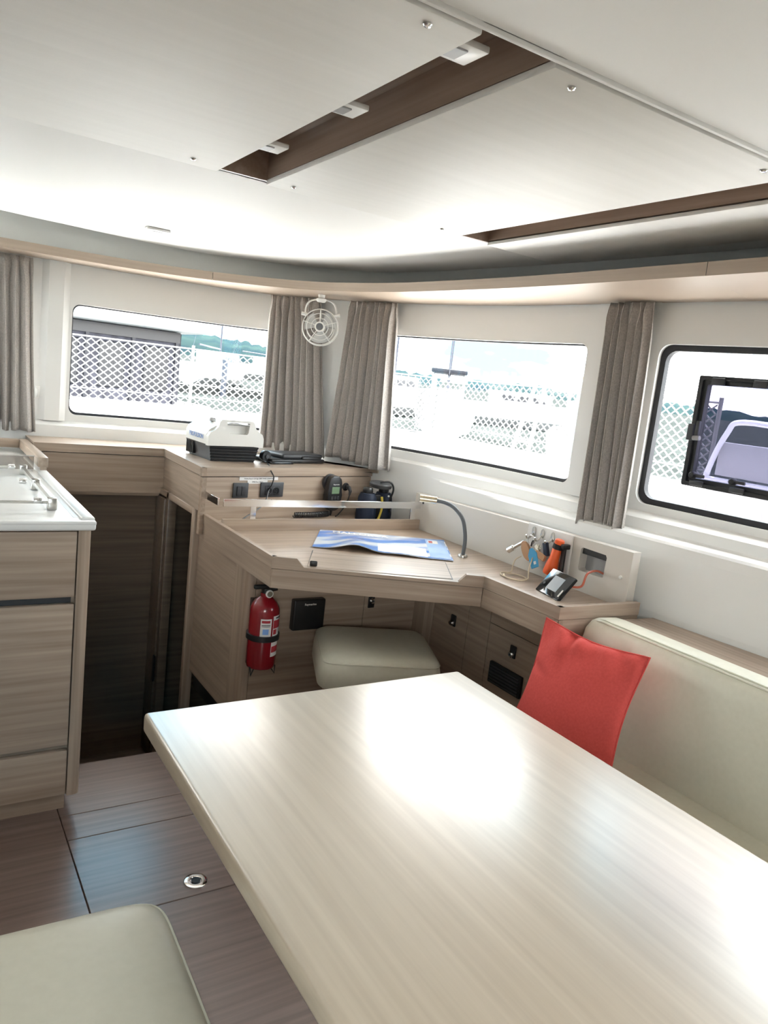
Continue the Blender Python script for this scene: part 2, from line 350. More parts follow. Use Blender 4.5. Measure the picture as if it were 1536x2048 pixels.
# ------------------------------------------------------------------ ceiling
ZC = 2.05
CE = catmull([(-1.7, 3.74), (.0, 3.74), (.5, 3.80), (.95, 3.86), (1.3, 3.85), (1.68, 3.66), (1.88, 3.48), (2.0, 3.32), (2.09, 2.94), (2.14, 2.6), (2.175, 2.3), (2.21, 1.9), (2.235, 1.4), (2.26, .6), (2.27, -1.4)], 8)
y_near = 1.012
def yfar(x): return 2.155+.055*max(0, x)
edge = [(p.x, p.y) for p in CE]
hole = [(-1.7, yfar(0)), (.735, yfar(.735)), (1.62, yfar(1.62)), (1.77, yfar(1.77)), (1.77, y_near), (-1.7, y_near)]
mb = MB()
HX0, HX1, HY0, HY1 = -.75, .35, -.75, -.05
poly = edge + [(-.2, -1.4), (-.2, HY0), (HX1, HY0), (HX1, HY1), (HX0, HY1), (HX0, HY0), (-.2001, HY0), (-.2001, -1.4), (-1.7, -1.4), (-1.7, y_near), (1.77, y_near), (1.77, yfar(1.77)), (-1.7, yfar(-1.7))]
poly = poly[::-1]
mb.add([(x, y, ZC) for x, y in poly], [tuple(range(len(poly)))])
ep = Path(edge, smooth=False)
prof = [(0, 0), (-.012, .002), (-.022, .008), (-.029, .018), (-.031, .03), (-.031, .08)]
for (d0, h0), (d1, h1) in zip(prof, prof[1:]):
    mb.grid(lambda u, v: ep.at(ep.L*u, d0+(d1-d0)*v, ZC+h0+(h1-h0)*v), 110, 1)
ceil = struct(mesh_obj('ceiling', mb, 'liner', smooth=50), 'smooth white ceiling liner with rounded edge', 'ceiling')
ZP = ZC-.012
rh_ = thing('window_5', 'added roof hatch behind the viewer letting in light from above', 'window', (-.2, -.4, 2.05), kind='structure')  # unseen hatch added to bring daylight in from above
mb = MB()
for (a, b, c, d) in ((HX0-.02, HX0, HY0-.02, HY1+.02), (HX1, HX1+.02, HY0-.02, HY1+.02), (HX0, HX1, HY0-.02, HY0), (HX0, HX1, HY1, HY1+.02)): mb.box(a, b, c, d, ZC-.003, 2.302)
mesh_obj('added_hatch_frame', mb, 'gelcoat', rh_, smooth=0); mesh_obj('pane', MB().box(HX0, HX1, HY0, HY1, 2.28, 2.288), 'added_hatch_acrylic', rh_, smooth=0)
panels = [([(-1.7, y_near+.002), (.735, y_near+.002), (.735, yfar(.735)), (-1.7, yfar(-1.7))], 'left'),
          ([(.888, y_near+.002), (1.618, y_near+.002), (1.618, yfar(1.618)), (.888, yfar(.888))], 'mid'),
          ([(1.768, y_near+.002), (2.10, y_near+.002), (2.10, yfar(2.1)), (1.768, yfar(1.768))], 'right')]
for poly, n_ in panels:
    pm = MB().prism(poly, ZP, ZC+.003 if n_ != 'right' else ZC-.0005, bev=.003, seg=2)
    p_ = mesh_obj('ceiling_panel', pm, 'ceiling_panel', ceil)
    p_['label'] = {'left': 'broad off-white ceiling panel left of the first slot', 'mid': 'off-white ceiling panel between the two wooden slots', 'right': 'off-white ceiling panel right of the second slot'}[n_]
# the near liner lip along the panels
mesh_obj('liner_lip', MB().rbox(-1.7, 2.2, y_near-.012, y_near-.002, ZC-.008, ZC+.004, .003, 2), 'liner', ceil)
for (x0, x1) in ((.735, .888), (1.618, 1.768)):
    ya, yb = y_near, yfar((x0+x1)/2); mb = MB()
    mb.box(x0-.03, x1+.03, ya-.02, yb+.02, ZC+.085, ZC+.10)
    mb.box(x1, x1+.012, ya, yb, ZC+.0035, ZC+.086); mb.box(x0-.012, x0, ya, yb, ZC+.0035, ZC+.086)
    mb.box(x0-.01, x1+.01, yb, yb+.012, ZC-.001, ZC+.086); mb.box(x0-.01, x1+.01, ya-.012, ya, ZC-.001, ZC+.086)
    o = mesh_obj('slot_lining', mb, 'slot_oak', ceil, smooth=0); o['label'] = 'dark wood lining of the ceiling slot'
for (x, y) in ((.655, 1.045), (.961, 1.048), (.645, 2.125), (.949, 2.145), (1.516, 2.185), (1.532, 1.046)):
    mb = MB().lathe([(0, 0), (.0065, 0), (.0075, -.002), (.0055, -.0045), (.002, -.005), (0, -.0035)], 16, TR(x, y, ZP))
    mesh_obj('screw', mb, 'chrome', ceil)
for i, y in enumerate((1.15, 1.55, 1.955)):
    t = thing('slot_light', ('small white spotlight plate at the near end of the ceiling slot', 'small white spotlight plate midway along the ceiling slot', 'small white spotlight plate at the far end of the ceiling slot')[i], 'light', (.78, y, ZC+.05), 'spotlight plates in the ceiling slot')
    mesh_obj('plate', MB().rbox(.738, .828, y-.036, y+.036, ZC+.018, ZC+.030, .003, 2), 'white_plastic', t)
    mesh_obj('lens', MB().rbox(.755, .795, y-.02, y+.02, ZC+.0145, ZC+.0185, .001, 1), 'grey_plastic', t)
t = thing('ceiling_sensor', 'small white rectangular sensor on the plain ceiling near the front wall', 'sensor', (.907, 3.431, ZC))
mesh_obj('housing', MB().rbox(.857, .957, 3.40, 3.46, ZC-.012, ZC-.0005, .004, 2), 'white_plastic', t); mesh_obj('slit', MB().rbox(.885, .93, 3.42, 3.436, ZC-.0135, ZC-.011, .001, 1), 'grey_plastic', t)

# ------------------------------------------------------------------ oak valance shelf under the ceiling
VF = Path([(-1.7, 3.95), (.3, 3.94), (.75, 3.93), (1.02, 3.89), (1.28, 3.79), (1.55, 3.60), (1.70, 3.42), (1.795, 3.2), (1.865, 2.96), (1.91, 2.64), (1.94, 2.36), (1.955, 2.1), (1.962, 1.87), (1.966, 1.66), (1.972, 1.3), (1.98, .5), (1.99, -1.4)])
val = thing('trim_3', 'curved light oak valance running round the cabin above the windows', 'trim', (1.7, 3.4, 1.92), kind='structure')
cuts = [0, VF.find(x=1.285), VF.find(y=1.47), VF.L]
wf = [0, WALL.find(x=1.38), WALL.find(y=1.60), WALL.L]
for k in range(3):
    a, b, c, d = cuts[k]+.001, cuts[k+1]-.001, wf[k], wf[k+1]; n = 40; mb = MB()
    F = lambda u, z: VF.at(a+(b-a)*u, 0, z)
    G = lambda u, z: WALL.at(c+(d-c)*u, .004, z)
    mb.grid(lambda u, v: F(u, 1.92+.04*v), n, 2)
    mb.grid(lambda u, v: F(u, 1.92).lerp(G(u, 1.92), v), n, 3)
    mb.grid(lambda u, v: F(u, 1.96).lerp(G(u, 1.96), v), n, 3)
    o = recalc(mesh_obj('valance_board', mb, 'oak_valance', val, smooth=40))
# grey cove wall above the valance
CV = Path([(-1.7, 3.985), (.3, 3.98), (.75, 3.975), (1.05, 3.95), (1.33, 3.87), (1.6, 3.76), (1.85, 3.60), (2.06, 3.36), (2.2, 2.97), (2.27, 2.6), (2.32, 2.2), (2.36, 1.8), (2.40, 1.2), (2.42, .4), (2.43, -1.4)])
mb = MB().grid(lambda u, v: CV.at(CV.L*u, 0, 1.9605+.239*v), 120, 1)
struct(mesh_obj('wall_cove', mb, 'cove_wall'), 'grey-green cove wall between the valance and the ceiling', 'wall')

# ------------------------------------------------------------------ built-in shelf unit (ledge behind stairwell + corner shelf)
su = thing('shelf_unit', 'light oak built-in ledge and corner shelf below the front window', 'shelf', (1.12, 3.4, .82))
nA, nB = WALL.find(x=.506), WALL.find(y=3.36)
top = [(.506, 3.83), (1.12, 3.83), (1.105, 3.19), (2.19, 3.425)]
top += [tuple(WALL.at(nB+(nA-nB)*k/30, .03)[:2]) for k in range(31)]
mesh_obj('shelf_top', MB().prism(top, 1.044, 1.06), 'oak_x', su, smooth=0)
def strip(poly, th, z0, z1):
    mb = MB()
    for (a, b) in zip(poly, poly[1:]):
        A, B = Vector((*a, 0)), Vector((*b, 0)); t_ = (B-A).normalized(); n_ = Vector((-t_.y, t_.x, 0))*th
        mb.prism([(A.x, A.y), (B.x, B.y), (B.x+n_.x, B.y+n_.y), (A.x+n_.x, A.y+n_.y)], z0, z1)
    return mb
mesh_obj('edge_band', strip([(.506, 3.822), (1.112, 3.822)], .02, 1.022, 1.0615), 'oak_x', su, smooth=0)
mesh_obj('edge_band', strip([(1.112, 3.822), (1.097, 3.183)], .02, 1.022, 1.0615), 'oak_y', su, smooth=0)
mesh_obj('edge_band', strip([(1.097, 3.183), (2.19, 3.417)], .02, 1.022, 1.0615), 'oak_face', su, smooth=0)
mesh_obj('fascia_panel', strip([(.506, 3.828), (1.118, 3.828)], .02, .83, 1.0178), 'oak_x', su, smooth=0)
mesh_obj('fascia_panel', strip([(1.118, 3.828), (1.103, 3.19)], .02, .862, 1.0178), 'oak_y', su, smooth=0)
mesh_obj('face_panel', strip([(1.103, 3.19), (2.19, 3.424)], .02,   .76, 1.0178), 'oak_face', su, smooth=0)
mesh_obj('bottom_lip', strip([(.506, 3.84), (1.105, 3.84)], .03, .815, .8295), 'oak_x', su, smooth=0)
# stairwell back panelling and the small door into the hull
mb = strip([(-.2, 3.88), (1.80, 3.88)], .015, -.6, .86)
struct(mesh_obj('wall_stairwell', mb, 'stair_oak_shaded', smooth=0), 'wood panelling at the back of the stairwell with painted shade', 'wall')
d1 = thing('door_1', 'narrow doorway with oak frame in the stairwell beside the chart table', 'door', (1.12, 3.5, -.6), kind='structure')
mesh_obj('jamb', MB().rbox(1.105, 1.15, 3.275, 3.31, -.6, .862, .004, 2), 'oak_z', d1)
mesh_obj('jamb', MB().rbox(1.105, 1.15, 3.675, 3.71, -.6, .862, .004, 2), 'stair_oak_shaded', d1)  # far jamb darkened to carry the stairwell shade
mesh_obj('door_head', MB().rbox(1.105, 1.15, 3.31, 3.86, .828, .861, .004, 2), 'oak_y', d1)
lf = mesh_obj('door_leaf', MB().rbox(1.10, 1.118, 3.725, 3.872, -.58, .82, .003, 2), 'stair_oak_shaded', d1)
mesh_obj('lock_plate', MB().rbox(1.09, 1.10, 3.70, 3.722, -.14, .0, .002, 1), 'black', lf)
mesh_obj('hull_panel', MB().box(1.72, 1.74, 2.75, 3.875, -.6, .795), 'stair_oak_shaded', d1, smooth=0)

# ------------------------------------------------------------------ galley
gt = thing('galley_cabinet', 'light oak galley cabinet with stacked drawer fronts and rounded corner post', 'cabinet', (-.5, 2.9, 0))
mesh_obj('body', MB().box(-1.65, .462, 2.415, 3.875, .08, .962), 'oak_x', gt, smooth=0)
mesh_obj('plinth', MB().box(-1.65, .455, 2.452, 3.80, 0, .08), 'oak_x', gt, smooth=0)
for (z0, z1, x0) in ((.75, .958, -.9), (.256, .727, -.9), (.084, .238, -.9)):
    mesh_obj('drawer_front', MB().rbox(x0, .447, 2.39, 2.412, z0, z1, .003, 2), 'oak_x', gt)
mesh_obj('drawer_grip', MB().box(-.9, .44, 2.411, 2.4145, .727, .75), 'charcoal', gt, smooth=0)
post = MB().prism([(.45, 2.42), (.45, 2.388), (.468, 2.388)] + [(.468+.022*math.sin(a), 2.41-.022*math.cos(a)) for a in (.4, .8, 1.2)] + [(.49, 2.41), (.49, 3.875), (.465, 3.875), (.465, 2.42)], .08, .962)
mesh_obj('corner_post', post, 'oak_z', gt)
ct = thing('countertop', 'glossy white galley countertop with raised rim', 'countertop', (-.5, 3.0, .963))
mesh_obj('slab', MB().rbox(-1.68, .498, 2.372, 4.10, .9635, .992, .008, 3), 'counter', ct)
mb = MB().rbox(.458, .4985, 2.40, 3.78, .985, 1.0, .005, 3); mesh_obj('rim', mb, 'counter', ct)
mesh_obj('rim', MB().rbox(-1.6, .4985, 2.3715, 2.402, .98, .9935, .005, 3), 'counter', ct)
mesh_obj('groove_shade', MB().box(.442, .458, 2.44, 3.75, .9918, .9926), 'hook_plate', ct, smooth=0)  # flat grey strip paints the shade in the rim groove
# wooden fiddle post at the back of the counter + smoked splash guard
fp = thing('fiddle_rail', 'short oak fiddle rail at the back corner of the white countertop', 'rail', (.49, 3.8, .993))
mesh_obj('block', MB().rbox(.462, .502, 3.36, 4.02, 1.012, 1.052, .003, 2), 'oak_y', fp)
mesh_obj('foot', MB().rbox(.472, .496, 3.36, 3.40, .9935, 1.013, .002, 1), 'oak_z', fp)
mesh_obj('back_rail', MB().rbox(-1.2, .462, 3.98, 4.02, 1.012, 1.052, .003, 2), 'oak_x', fp)
sg = thing('splash_guard', 'clear smoked splash guard standing behind the cooker rails', 'guard', (0, 3.42, .993))
mesh_obj('sheet', MB().box(-.6, .452, 3.40, 3.406, .995, 1.05), 'smoke_glass', sg, smooth=0); mesh_obj('top_trim', MB().box(-.6, .455, 3.398, 3.408, 1.05, 1.0535), 'steel', sg, smooth=0)
pr = thing('pan_rail', 'steel pan rail with clamps lying over the white galley counter', 'rail', (.2, 2.9, .993))
z = 1.016
mesh_obj('front_rod', MB().cyl((-.8, 2.56, z), (.40, 2.56, z), .0045, 8), 'steel', pr)
mesh_obj('back_rod', MB().cyl((-.8, 3.28, z+.004), (.37, 3.28, z+.004), .006, 8), 'steel', pr)
mesh_obj('side_rod', MB().box(.388, .400, 2.56, 3.30, z-.003, z+.009), 'steel', pr, smooth=0)
for y in (2.56, 2.93, 3.28):
    c_ = mesh_obj('clamp', MB().rbox(.383, .412, y-.016, y+.016, .993, z+.016, .004, 2), 'steel', pr)
    mesh_obj('knob', MB().lathe([(0, -.012), (.009, -.012), (.011, -.006), (.011, .006), (.009, .012), (0, .012)], 12, TR(.355, y, z+.006, 0, 0, PI/2)), 'chrome', c_)

# ------------------------------------------------------------------ chart table
L0, L1, L2, L3, L4 = (1.12, 3.23), (1.12, 2.432), (1.808, 2.065), (1.819, 1.685), (2.19, 1.665)
dk = thing('chart_table', 'light oak chart table with angled front, lifting lid and raised fiddles', 'desk', (1.6, 2.5, .0))
surf = [(1.13, 3.2), (1.13, 2.445), (1.818, 2.08), (1.83, 1.695), (2.2, 1.68), (2.19, 3.06), (2.09, 3.36), (1.9, 3.34)]
mesh_obj('desk_top', MB().prism(surf, .80, .82), 'oak_x', dk, smooth=0)
def lipseg(a, b, th, z0, za, zb):
    A, B = Vector((*a, 0)), Vector((*b, 0)); t_ = (B-A).normalized(); n_ = Vector((-t_.y, t_.x, 0))*th; mb = MB()
    mb.add([(A.x,A.y,z0),(B.x,B.y,z0),(B.x+n_.x,B.y+n_.y,z0),(A.x+n_.x,A.y+n_.y,z0),(A.x,A.y,za),(B.x,B.y,zb),(B.x+n_.x,B.y+n_.y,zb),(A.x+n_.x,A.y+n_.y,za)],
           [(3,2,1,0),(4,5,6,7),(0,1,5,4),(1,2,6,5),(2,3,7,6),(3,0,4,7)]); return mb
def lp_(t): return (L1[0]+(L2[0]-L1[0])*t, L1[1]+(L2[1]-L1[1])*t)
ZL = .852
mb = lipseg(L0, L1, .02, .8085, ZL, ZL); mesh_obj('fiddle', mb, 'oak_y', dk, smooth=0)
mb = lipseg(L1, lp_(.115), .02, .8085, ZL, ZL); mb.v += lipseg(lp_(.115), lp_(.15), .02, .8085, ZL, .8215).v; mb.f += [tuple(i+8 for i in f) for f in mb.f[:6]]
mb2 = lipseg(lp_(.15), lp_(.88), .02, .8085, .8215, .8215); mb.add(mb2.v, mb2.f); mb2 = lipseg(lp_(.88), lp_(.915), .02, .8085, .8215, ZL); mb.add(mb2.v, mb2.f); mb2 = lipseg(lp_(.915), L2, .02, .8085, ZL, ZL); mb.add(mb2.v, mb2.f)
mesh_obj('fiddle', mb, 'oak_front', dk, smooth=0)
mesh_obj('fiddle', lipseg(L2, L3, .02, .8085, ZL, ZL), 'oak_y', dk, smooth=0)
mesh_obj('fiddle', lipseg(L3, L4, .02, .8085, ZL, ZL), 'oak_x', dk, smooth=0)
off = .006
for (a, b, m_) in ((L0, L1, 'oak_y'), (L1, L2, 'oak_front'), (L2, L3, 'oak_y'), (L3, L4, 'oak_x')):
    A, B = Vector((*a, 0)), Vector((*b, 0)); t_ = (B-A).normalized(); n_ = Vector((-t_.y, t_.x, 0))
    mesh_obj('apron', lipseg((a[0]+n_.x*.003, a[1]+n_.y*.003), (b[0]+n_.x*.003, b[1]+n_.y*.003), .02, .735, .8065, .8065), m_, dk, smooth=0)
mesh_obj('back_fiddle', MB().box(1.14, 2.158, 3.0, 3.02, .8205, .868), 'oak_x', dk, smooth=0)
# lid with its joint line and finger pull
a_, b_, c_, d_ = (1.242, 2.388), (1.728, 2.153), (1.866, 2.384), (1.386, 2.628)
mesh_obj('lid_joint', MB().prism([(1.2385, 2.384), (1.7295, 2.147), (1.8705, 2.386), (1.384, 2.6325)], .8195, .8204), 'black', dk, smooth=0)
ld = mesh_obj('lid', MB().prism([a_, b_, c_, d_], .8195, .8218, bev=.0006, seg=1), 'oak_lid', dk, smooth=0)
mesh_obj('finger_pull', MB().rbox(-.014, .014, -.005, .005, 0, .020, .004, 2, TR(1.268, 2.392, .8218, -.46)), 'black', ld)
# carcass below
mesh_obj('side_panel', MB().box(1.135, 1.155, 2.8005, 3.274, .09, .74), 'oak_y', dk, smooth=0)
mb = MB().prism([(1.135, 2.80), (1.135, 2.72)] + [(1.165-.03*math.cos(a), 2.71-.03*math.sin(a)) for a in (.4, .8, 1.2)] + [(1.165, 2.68), (1.175, 2.68), (1.175, 2.80)], .0, .76); mesh_obj('corner_post', mb, 'oak_z', dk)
mesh_obj('kick_recess', MB().box(1.16, 1.18, 2.8, 3.275, .0, .09), 'black', dk, smooth=0)
mesh_obj('back_panel', MB().box(1.1775, 1.685, 2.68, 2.70, .0, .79), 'oak_x', dk, smooth=0)
mesh_obj('back_panel', MB().box(1.688, 1.955, 2.68, 2.70, .0, .79), 'oak_x', dk, smooth=0)
mesh_obj('corner_filler', MB().prism([(1.957, 2.70), (1.957, 2.60), (1.973, 2.56), (1.995, 2.56), (1.995, 2.70)], .0, .79), 'oak_z', dk, smooth=0)
for (y0, y1, z0, z1) in ((2.322, 2.557, .02, .79), (2.318, 2.185, .02, .79), (2.182, 1.70, .625, .79), (2.182, 1.70, .02, .622)):
    mesh_obj('drawer_front', MB().box(1.975, 1.995, min(y0, y1), max(y0, y1), z0, z1), 'oak_y', dk, smooth=0)
mesh_obj('end_panel', MB().box(1.85, 2.19, 1.69, 1.71, .0, .79), 'oak_x', dk, smooth=0)
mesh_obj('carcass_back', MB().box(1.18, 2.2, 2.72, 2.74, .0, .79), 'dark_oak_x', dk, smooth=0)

def lock(o, ax):     # push-button lock: black oval base, chrome button
    T = Matrix.Translation(o) @ (Matrix.Rotation(PI/2, 4, 'X') if ax == 'y' else Matrix.Rotation(-PI/2, 4, 'Y') @ Matrix.Rotation(PI/2, 4, 'Z'))
    b = mesh_obj('lock_plate', MB().rbox(-.016, .016, -.028, .022, 0, .008, .0038, 2, T), 'black', dk)
    mb = MB().lathe([(0, .006), (.0125, .006), (.0125, .016), (.009, .02), (0, .02)], 20, T @ Matrix.Translation((0, .006, 0)))
    mesh_obj('push_button', mb, 'chrome', b)
    mesh_obj('key_slot', MB().lathe([(0, .0195), (.005, .0195), (.005, .0206), (0, .0206)], 12, T @ Matrix.Translation((0, .006, 0))), 'charcoal', b)
lock((1.72, 2.68, .572), 'y'); lock((1.975, 2.41, .553), 'x'); lock((1.975, 2.03, .553), 'x')
# vent box on drawer
vb = thing('black_vent', 'black rectangular vent cover on the lower drawer front beside the red cushion', 'vent', (1.97, 2.05, .44))
mesh_obj('frame', MB().rbox(1.960, 1.9745, 1.955, 2.14, .395, .482, .004, 2), 'black', vb)
for k in range(6): mesh_obj('slat', MB().box(1.956, 1.961, 1.963, 2.132, .403+k*.0125, .409+k*.0125), 'charcoal', vb, smooth=0)
# chart-plotter processor box
bx = thing('processor_box', 'square black electronics box on the oak panel beside the extinguisher', 'box', (1.405, 2.68, .54))
mesh_obj('case', MB().rbox(1.335, 1.478, 2.645, 2.6785, .478, .608, .006, 3), 'black', bx)
text('brand_lettering', 'Raymarine', .0125, basis((1.408, 2.6447, .588), (1, 0, 0), (0, 0, 1)), 'gold_text', bx, .0002)

# ------------------------------------------------------------------ extinguisher
ex = thing('fire_extinguisher', 'red fire extinguisher strapped to the oak panel under the chart table', 'extinguisher', (1.185, 2.605, .36))
T = TR(1.186, 2.60, .362)
R0 = .058
mesh_obj('cylinder', MB().lathe([(0, 0), (.045, 0), (R0-.004, .006), (R0, .02), (R0, .235), (R0-.004, .252), (R0-.014, .268), (.03, .281), (.022, .288), (.022, .302), (0, .302)], 36, T), 'red_paint', ex)
band = MB().lathe([(R0+.001, .12), (R0+.007, .12), (R0+.007, .142), (R0+.001, .142)], 36, T); mesh_obj('strap', band, 'black', ex)
hd = mesh_obj('valve', MB().rbox(-.016, .022, -.016, .016, .298, .322, .005, 2, T), 'black', ex)
mesh_obj('gauge', MB().lathe([(0, 0), (.0155, 0), (.0155, .006), (.012, .008), (0, .008)], 20, T @ Matrix.Translation((.004, -.018, .302)) @ Matrix.Rotation(PI/2, 4, 'X')), 'white_plastic', hd)
mesh_obj('gauge_dial', MB().lathe([(0, .0075), (.011, .0075), (.011, .0088), (0, .0088)], 20, T @ Matrix.Translation((.004, -.018, .302)) @ Matrix.Rotation(PI/2, 4, 'X')), 'steel', hd)
mesh_obj('lever', MB().rbox(-.052, .004, -.011, .011, .318, .334, .005, 2, T), 'black', ex)
mesh_obj('hose_outlet', MB().cyl(T @ Vector((.01, 0, .31)), T @ Vector((.042, -.004, .318)), .009), 'black', ex)
def curved_label(name, a0, a1, z0, z1, mat, r=R0+.0006):
    mb = MB(); mb.grid(lambda u, v: T @ Vector((r*math.sin(a0+(a1-a0)*u), -r*math.cos(a0+(a1-a0)*u), z0+(z1-z0)*v)), 10, 1); return mesh_obj(name, mb, mat, ex, smooth=60)
l1 = curved_label('label', -.62, .12, .132, .212, 'paper'); curved_label('label_print', -.55, .02, .196, .206, 'red_print', R0+.001); curved_label('label_print', -.55, .04, .186, .189, 'ink', R0+.001)
curved_label('label_print', -.55, .04, .181, .183, 'ink', R0+.001); curved_label('label_print', -.45, -.05, .15, .172, 'chart_inset', R0+.001)
curved_label('label', .25, 1.25, .142, .222, 'paper'); curved_label('label_print', .27, 1.23, .172, .205, 'red_print', R0+.001); curved_label('label_print', .30, .60, .148, .168, 'red_print', R0+.001)
curved_label('label_print', .45, 1.1, .211, .217, 'ink', R0+.001)
curved_label('label', .22, 1.2, .058, .116, 'paper'); curved_label('label_print', .26, 1.18, .075, .100, 'red_print', R0+.001)
for s_ in (-1, 1):
    mb = MB().tube([T @ Vector((s_*.05, .02, .012)), T @ Vector((s_*.052, -.025, .008)), T @ Vector((s_*.05, -.03, -.022)), T @ Vector((s_*.034, -.02, .003))], .003, 6); mesh_obj('bracket_foot', mb, 'black', ex)
mesh_obj('bracket_plate', MB().box(-.03, .03, .059, .0785, -.01, .26, T), 'black', ex, smooth=0)

# ------------------------------------------------------------------ things on the desk back: chrome rail
cr_ = thing('chrome_rail', 'polished flat chrome rail along the back of the chart table', 'rail', (1.6, 3.0, .868))
mesh_obj('bar', MB().rbox(1.135, 2.152, 2.996, 3.003, .925, .957, .001, 1), 'chrome', cr_)
mesh_obj('return_bar', MB().rbox(1.117, 1.124, 3.02, 3.185, .925, .957, .001, 1), 'chrome', cr_)
mesh_obj('upright', MB().rbox(1.262, 1.288, 3.004, 3.010, .868, .957, .001, 1), 'chrome', cr_)
mesh_obj('upright', MB().rbox(2.10, 2.126, 3.004, 3.010, .868, .957, .001, 1), 'chrome', cr_)
# face plane helper for the shelf face
fx = Vector((1.085, .233, 0)).normalized(); fn = Vector((fx.y, -fx.x, 0))
def onface(s_, z_, d=0): p = Vector((1.103, 3.19, 0)) + fx*s_ + fn*d; return Vector((p.x, p.y, z_))
FB = lambda s_, z_, d=.0005: basis(onface(s_, z_, d), fx, (0, 0, 1))
def face_s(x): return (x-1.103)/fx.x
sw = thing('light_switch', 'dark grey double rocker switch on the oak face below the shelf', 'switch', FB(face_s(1.297), .958))
T = FB(face_s(1.297), .958)
mesh_obj('frame', MB().rbox(-.041, .041, -.036, .034, 0, .008, .003, 2, T), 'charcoal', sw)
for s_ in (-1, 1): mesh_obj('rocker', MB().rbox(s_*.012-.0115, s_*.012+.0115, -.026, .018, .007, .013, .002, 2, T), 'rubber', sw)
sk = thing('socket_plate', 'dark grey twin socket plate on the oak face below the shelf', 'socket', FB(face_s(1.468), .957))
T = FB(face_s(1.468), .957)
mesh_obj('frame', MB().rbox(-.066, .066, -.034, .036, 0, .008, .003, 2, T), 'charcoal', sk)
mesh_obj('insert', MB().rbox(-.042, .044, -.026, .02, .007, .0105, .002, 2, T), 'rubber', sk)
for s_ in (-1, 1):
    mb = MB().lathe([(.0175, .010), (.0175, .0125), (.0155, .0125), (.0145, .0105), (0, .0105)], 24, T @ Matrix.Translation((s_*.021, -.004, 0)))
    so_ = mesh_obj('outlet', mb, 'charcoal' if s_ < 0 else 'black', sk)
    for q in (-1, 1): mesh_obj('pin', MB().box(-.003, .003, q*.006-.002, q*.006+.002, .0105, .0135, T @ Matrix.Translation((s_*.021, -.004, 0))), 'steel' if s_ < 0 else 'charcoal', so_, smooth=0)
ls = thing('label_strip', 'long white call sign label stuck on the oak face', 'label', FB(face_s(1.395), 1.010))
T = FB(face_s(1.395), 1.0105); mesh_obj('paper_strip', MB().box(-.108, .108, -.008, .008, 0, .0008, T), 'paper', ls, smooth=0)
text('print', 'Vonnie Beach Call Sign 2I0R7 MMSI: 235091748', .0085, T @ Matrix.Translation((0, 0, .001)), 'ink', ls)
ls = thing('label_strip', 'short white label under the long call sign label', 'label', FB(face_s(1.39), .994))
T = FB(face_s(1.388), .9945); mesh_obj('paper_strip', MB().box(-.056, .056, -.0078, .0078, 0, .0008, T), 'paper', ls, smooth=0)
text('print', 'MMSI Pass: 2I00FA', .008, T @ Matrix.Translation((0, 0, .001)), 'ink', ls)
# radio handset with coiled cord
T = FB(face_s(1.815), .93, .004) @ Matrix.Scale(1.22, 4)
rh = thing('radio_handset', 'black radio handset with green screen clipped on the oak face', 'radio', T)
pro = [(-.03, -.055), (-.036, -.04), (-.038, .0), (-.036, .05), (-.03, .07), (-.015, .082), (.015, .082), (.03, .07), (.036, .05), (.038, .0), (.036, -.04), (.03, -.055), (.012, -.064), (-.012, -.064)]
mesh_obj('body', MB().prism(pro, .012, .042, T, bev=.006, seg=2), 'black', rh)
mesh_obj('holder', MB().lathe([(0, 0), (.036, 0), (.036, .013), (0, .013)], 24, T @ Matrix.Translation((-.004, .05, 0))), 'charcoal', rh)
mesh_obj('display', MB().rbox(-.019, .021, .008, .037, .0415, .0432, .0006, 1, T), 'lcd', rh)
for i in range(3): mesh_obj('button', MB().rbox(-.022+.016*i, -.01+.016*i, -.016, -.002, .0415, .0445, .0012, 1, T), 'charcoal', rh)
text('brand_lettering', 'Raymarine', .0075, T @ Matrix.Translation((.002, .047, .0425)), 'gold_text', rh)
mesh_obj('cord_boot', MB().tube([T @ Vector((0, -.062, .027)), T @ Vector((0, -.085, .024))], [.008, .005], 10), 'black', rh)
e0 = T @ Vector((0, -.085, .024)); 
hel = []
for k in range(0, 330):
    u = k/330; a = u*2*PI*24; base = Vector((e0.x-.02-.21*u, e0.y-.015-.03*math.sin(u*PI)-.04*u,   .8375+.004*math.sin(u*PI)))
    hel.append(base + Vector((0, math.cos(a)*.0125, math.sin(a)*.0125)))
mesh_obj('coiled_cord', MB().tube([e0, Vector((e0.x-.005, e0.y, .845))] + hel, .0028, 5), 'black', rh)
# round plug with cable
T = FB(face_s(1.925), .966)
pg = thing('round_socket', 'round black cable socket beside the radio handset', 'socket', T)
mesh_obj('flange', MB().lathe([(0, 0), (.021, 0), (.021, .004), (.018, .007), (0, .007)], 24, T), 'black', pg)
mesh_obj('plug', MB().tube([T @ Vector((.004, 0, .006)), T @ Vector((.006, -.002, .022)), T @ Vector((.01, -.02, .03)), T @ Vector((.006, -.04, .03))], [.01, .011, .009, .005], 10), 'charcoal', pg)
cbl = catmull([T @ Vector((.006, -.04, .03)), T @ Vector((-.004, -.07, .03)), T @ Vector((-.03, -.105, .035)), T @ Vector((-.07, -.135, .045)), T @ Vector((-.1, -.14, .06))], 6)
mesh_obj('cable', MB().tube(cbl, .0032, 6), 'black', pg)
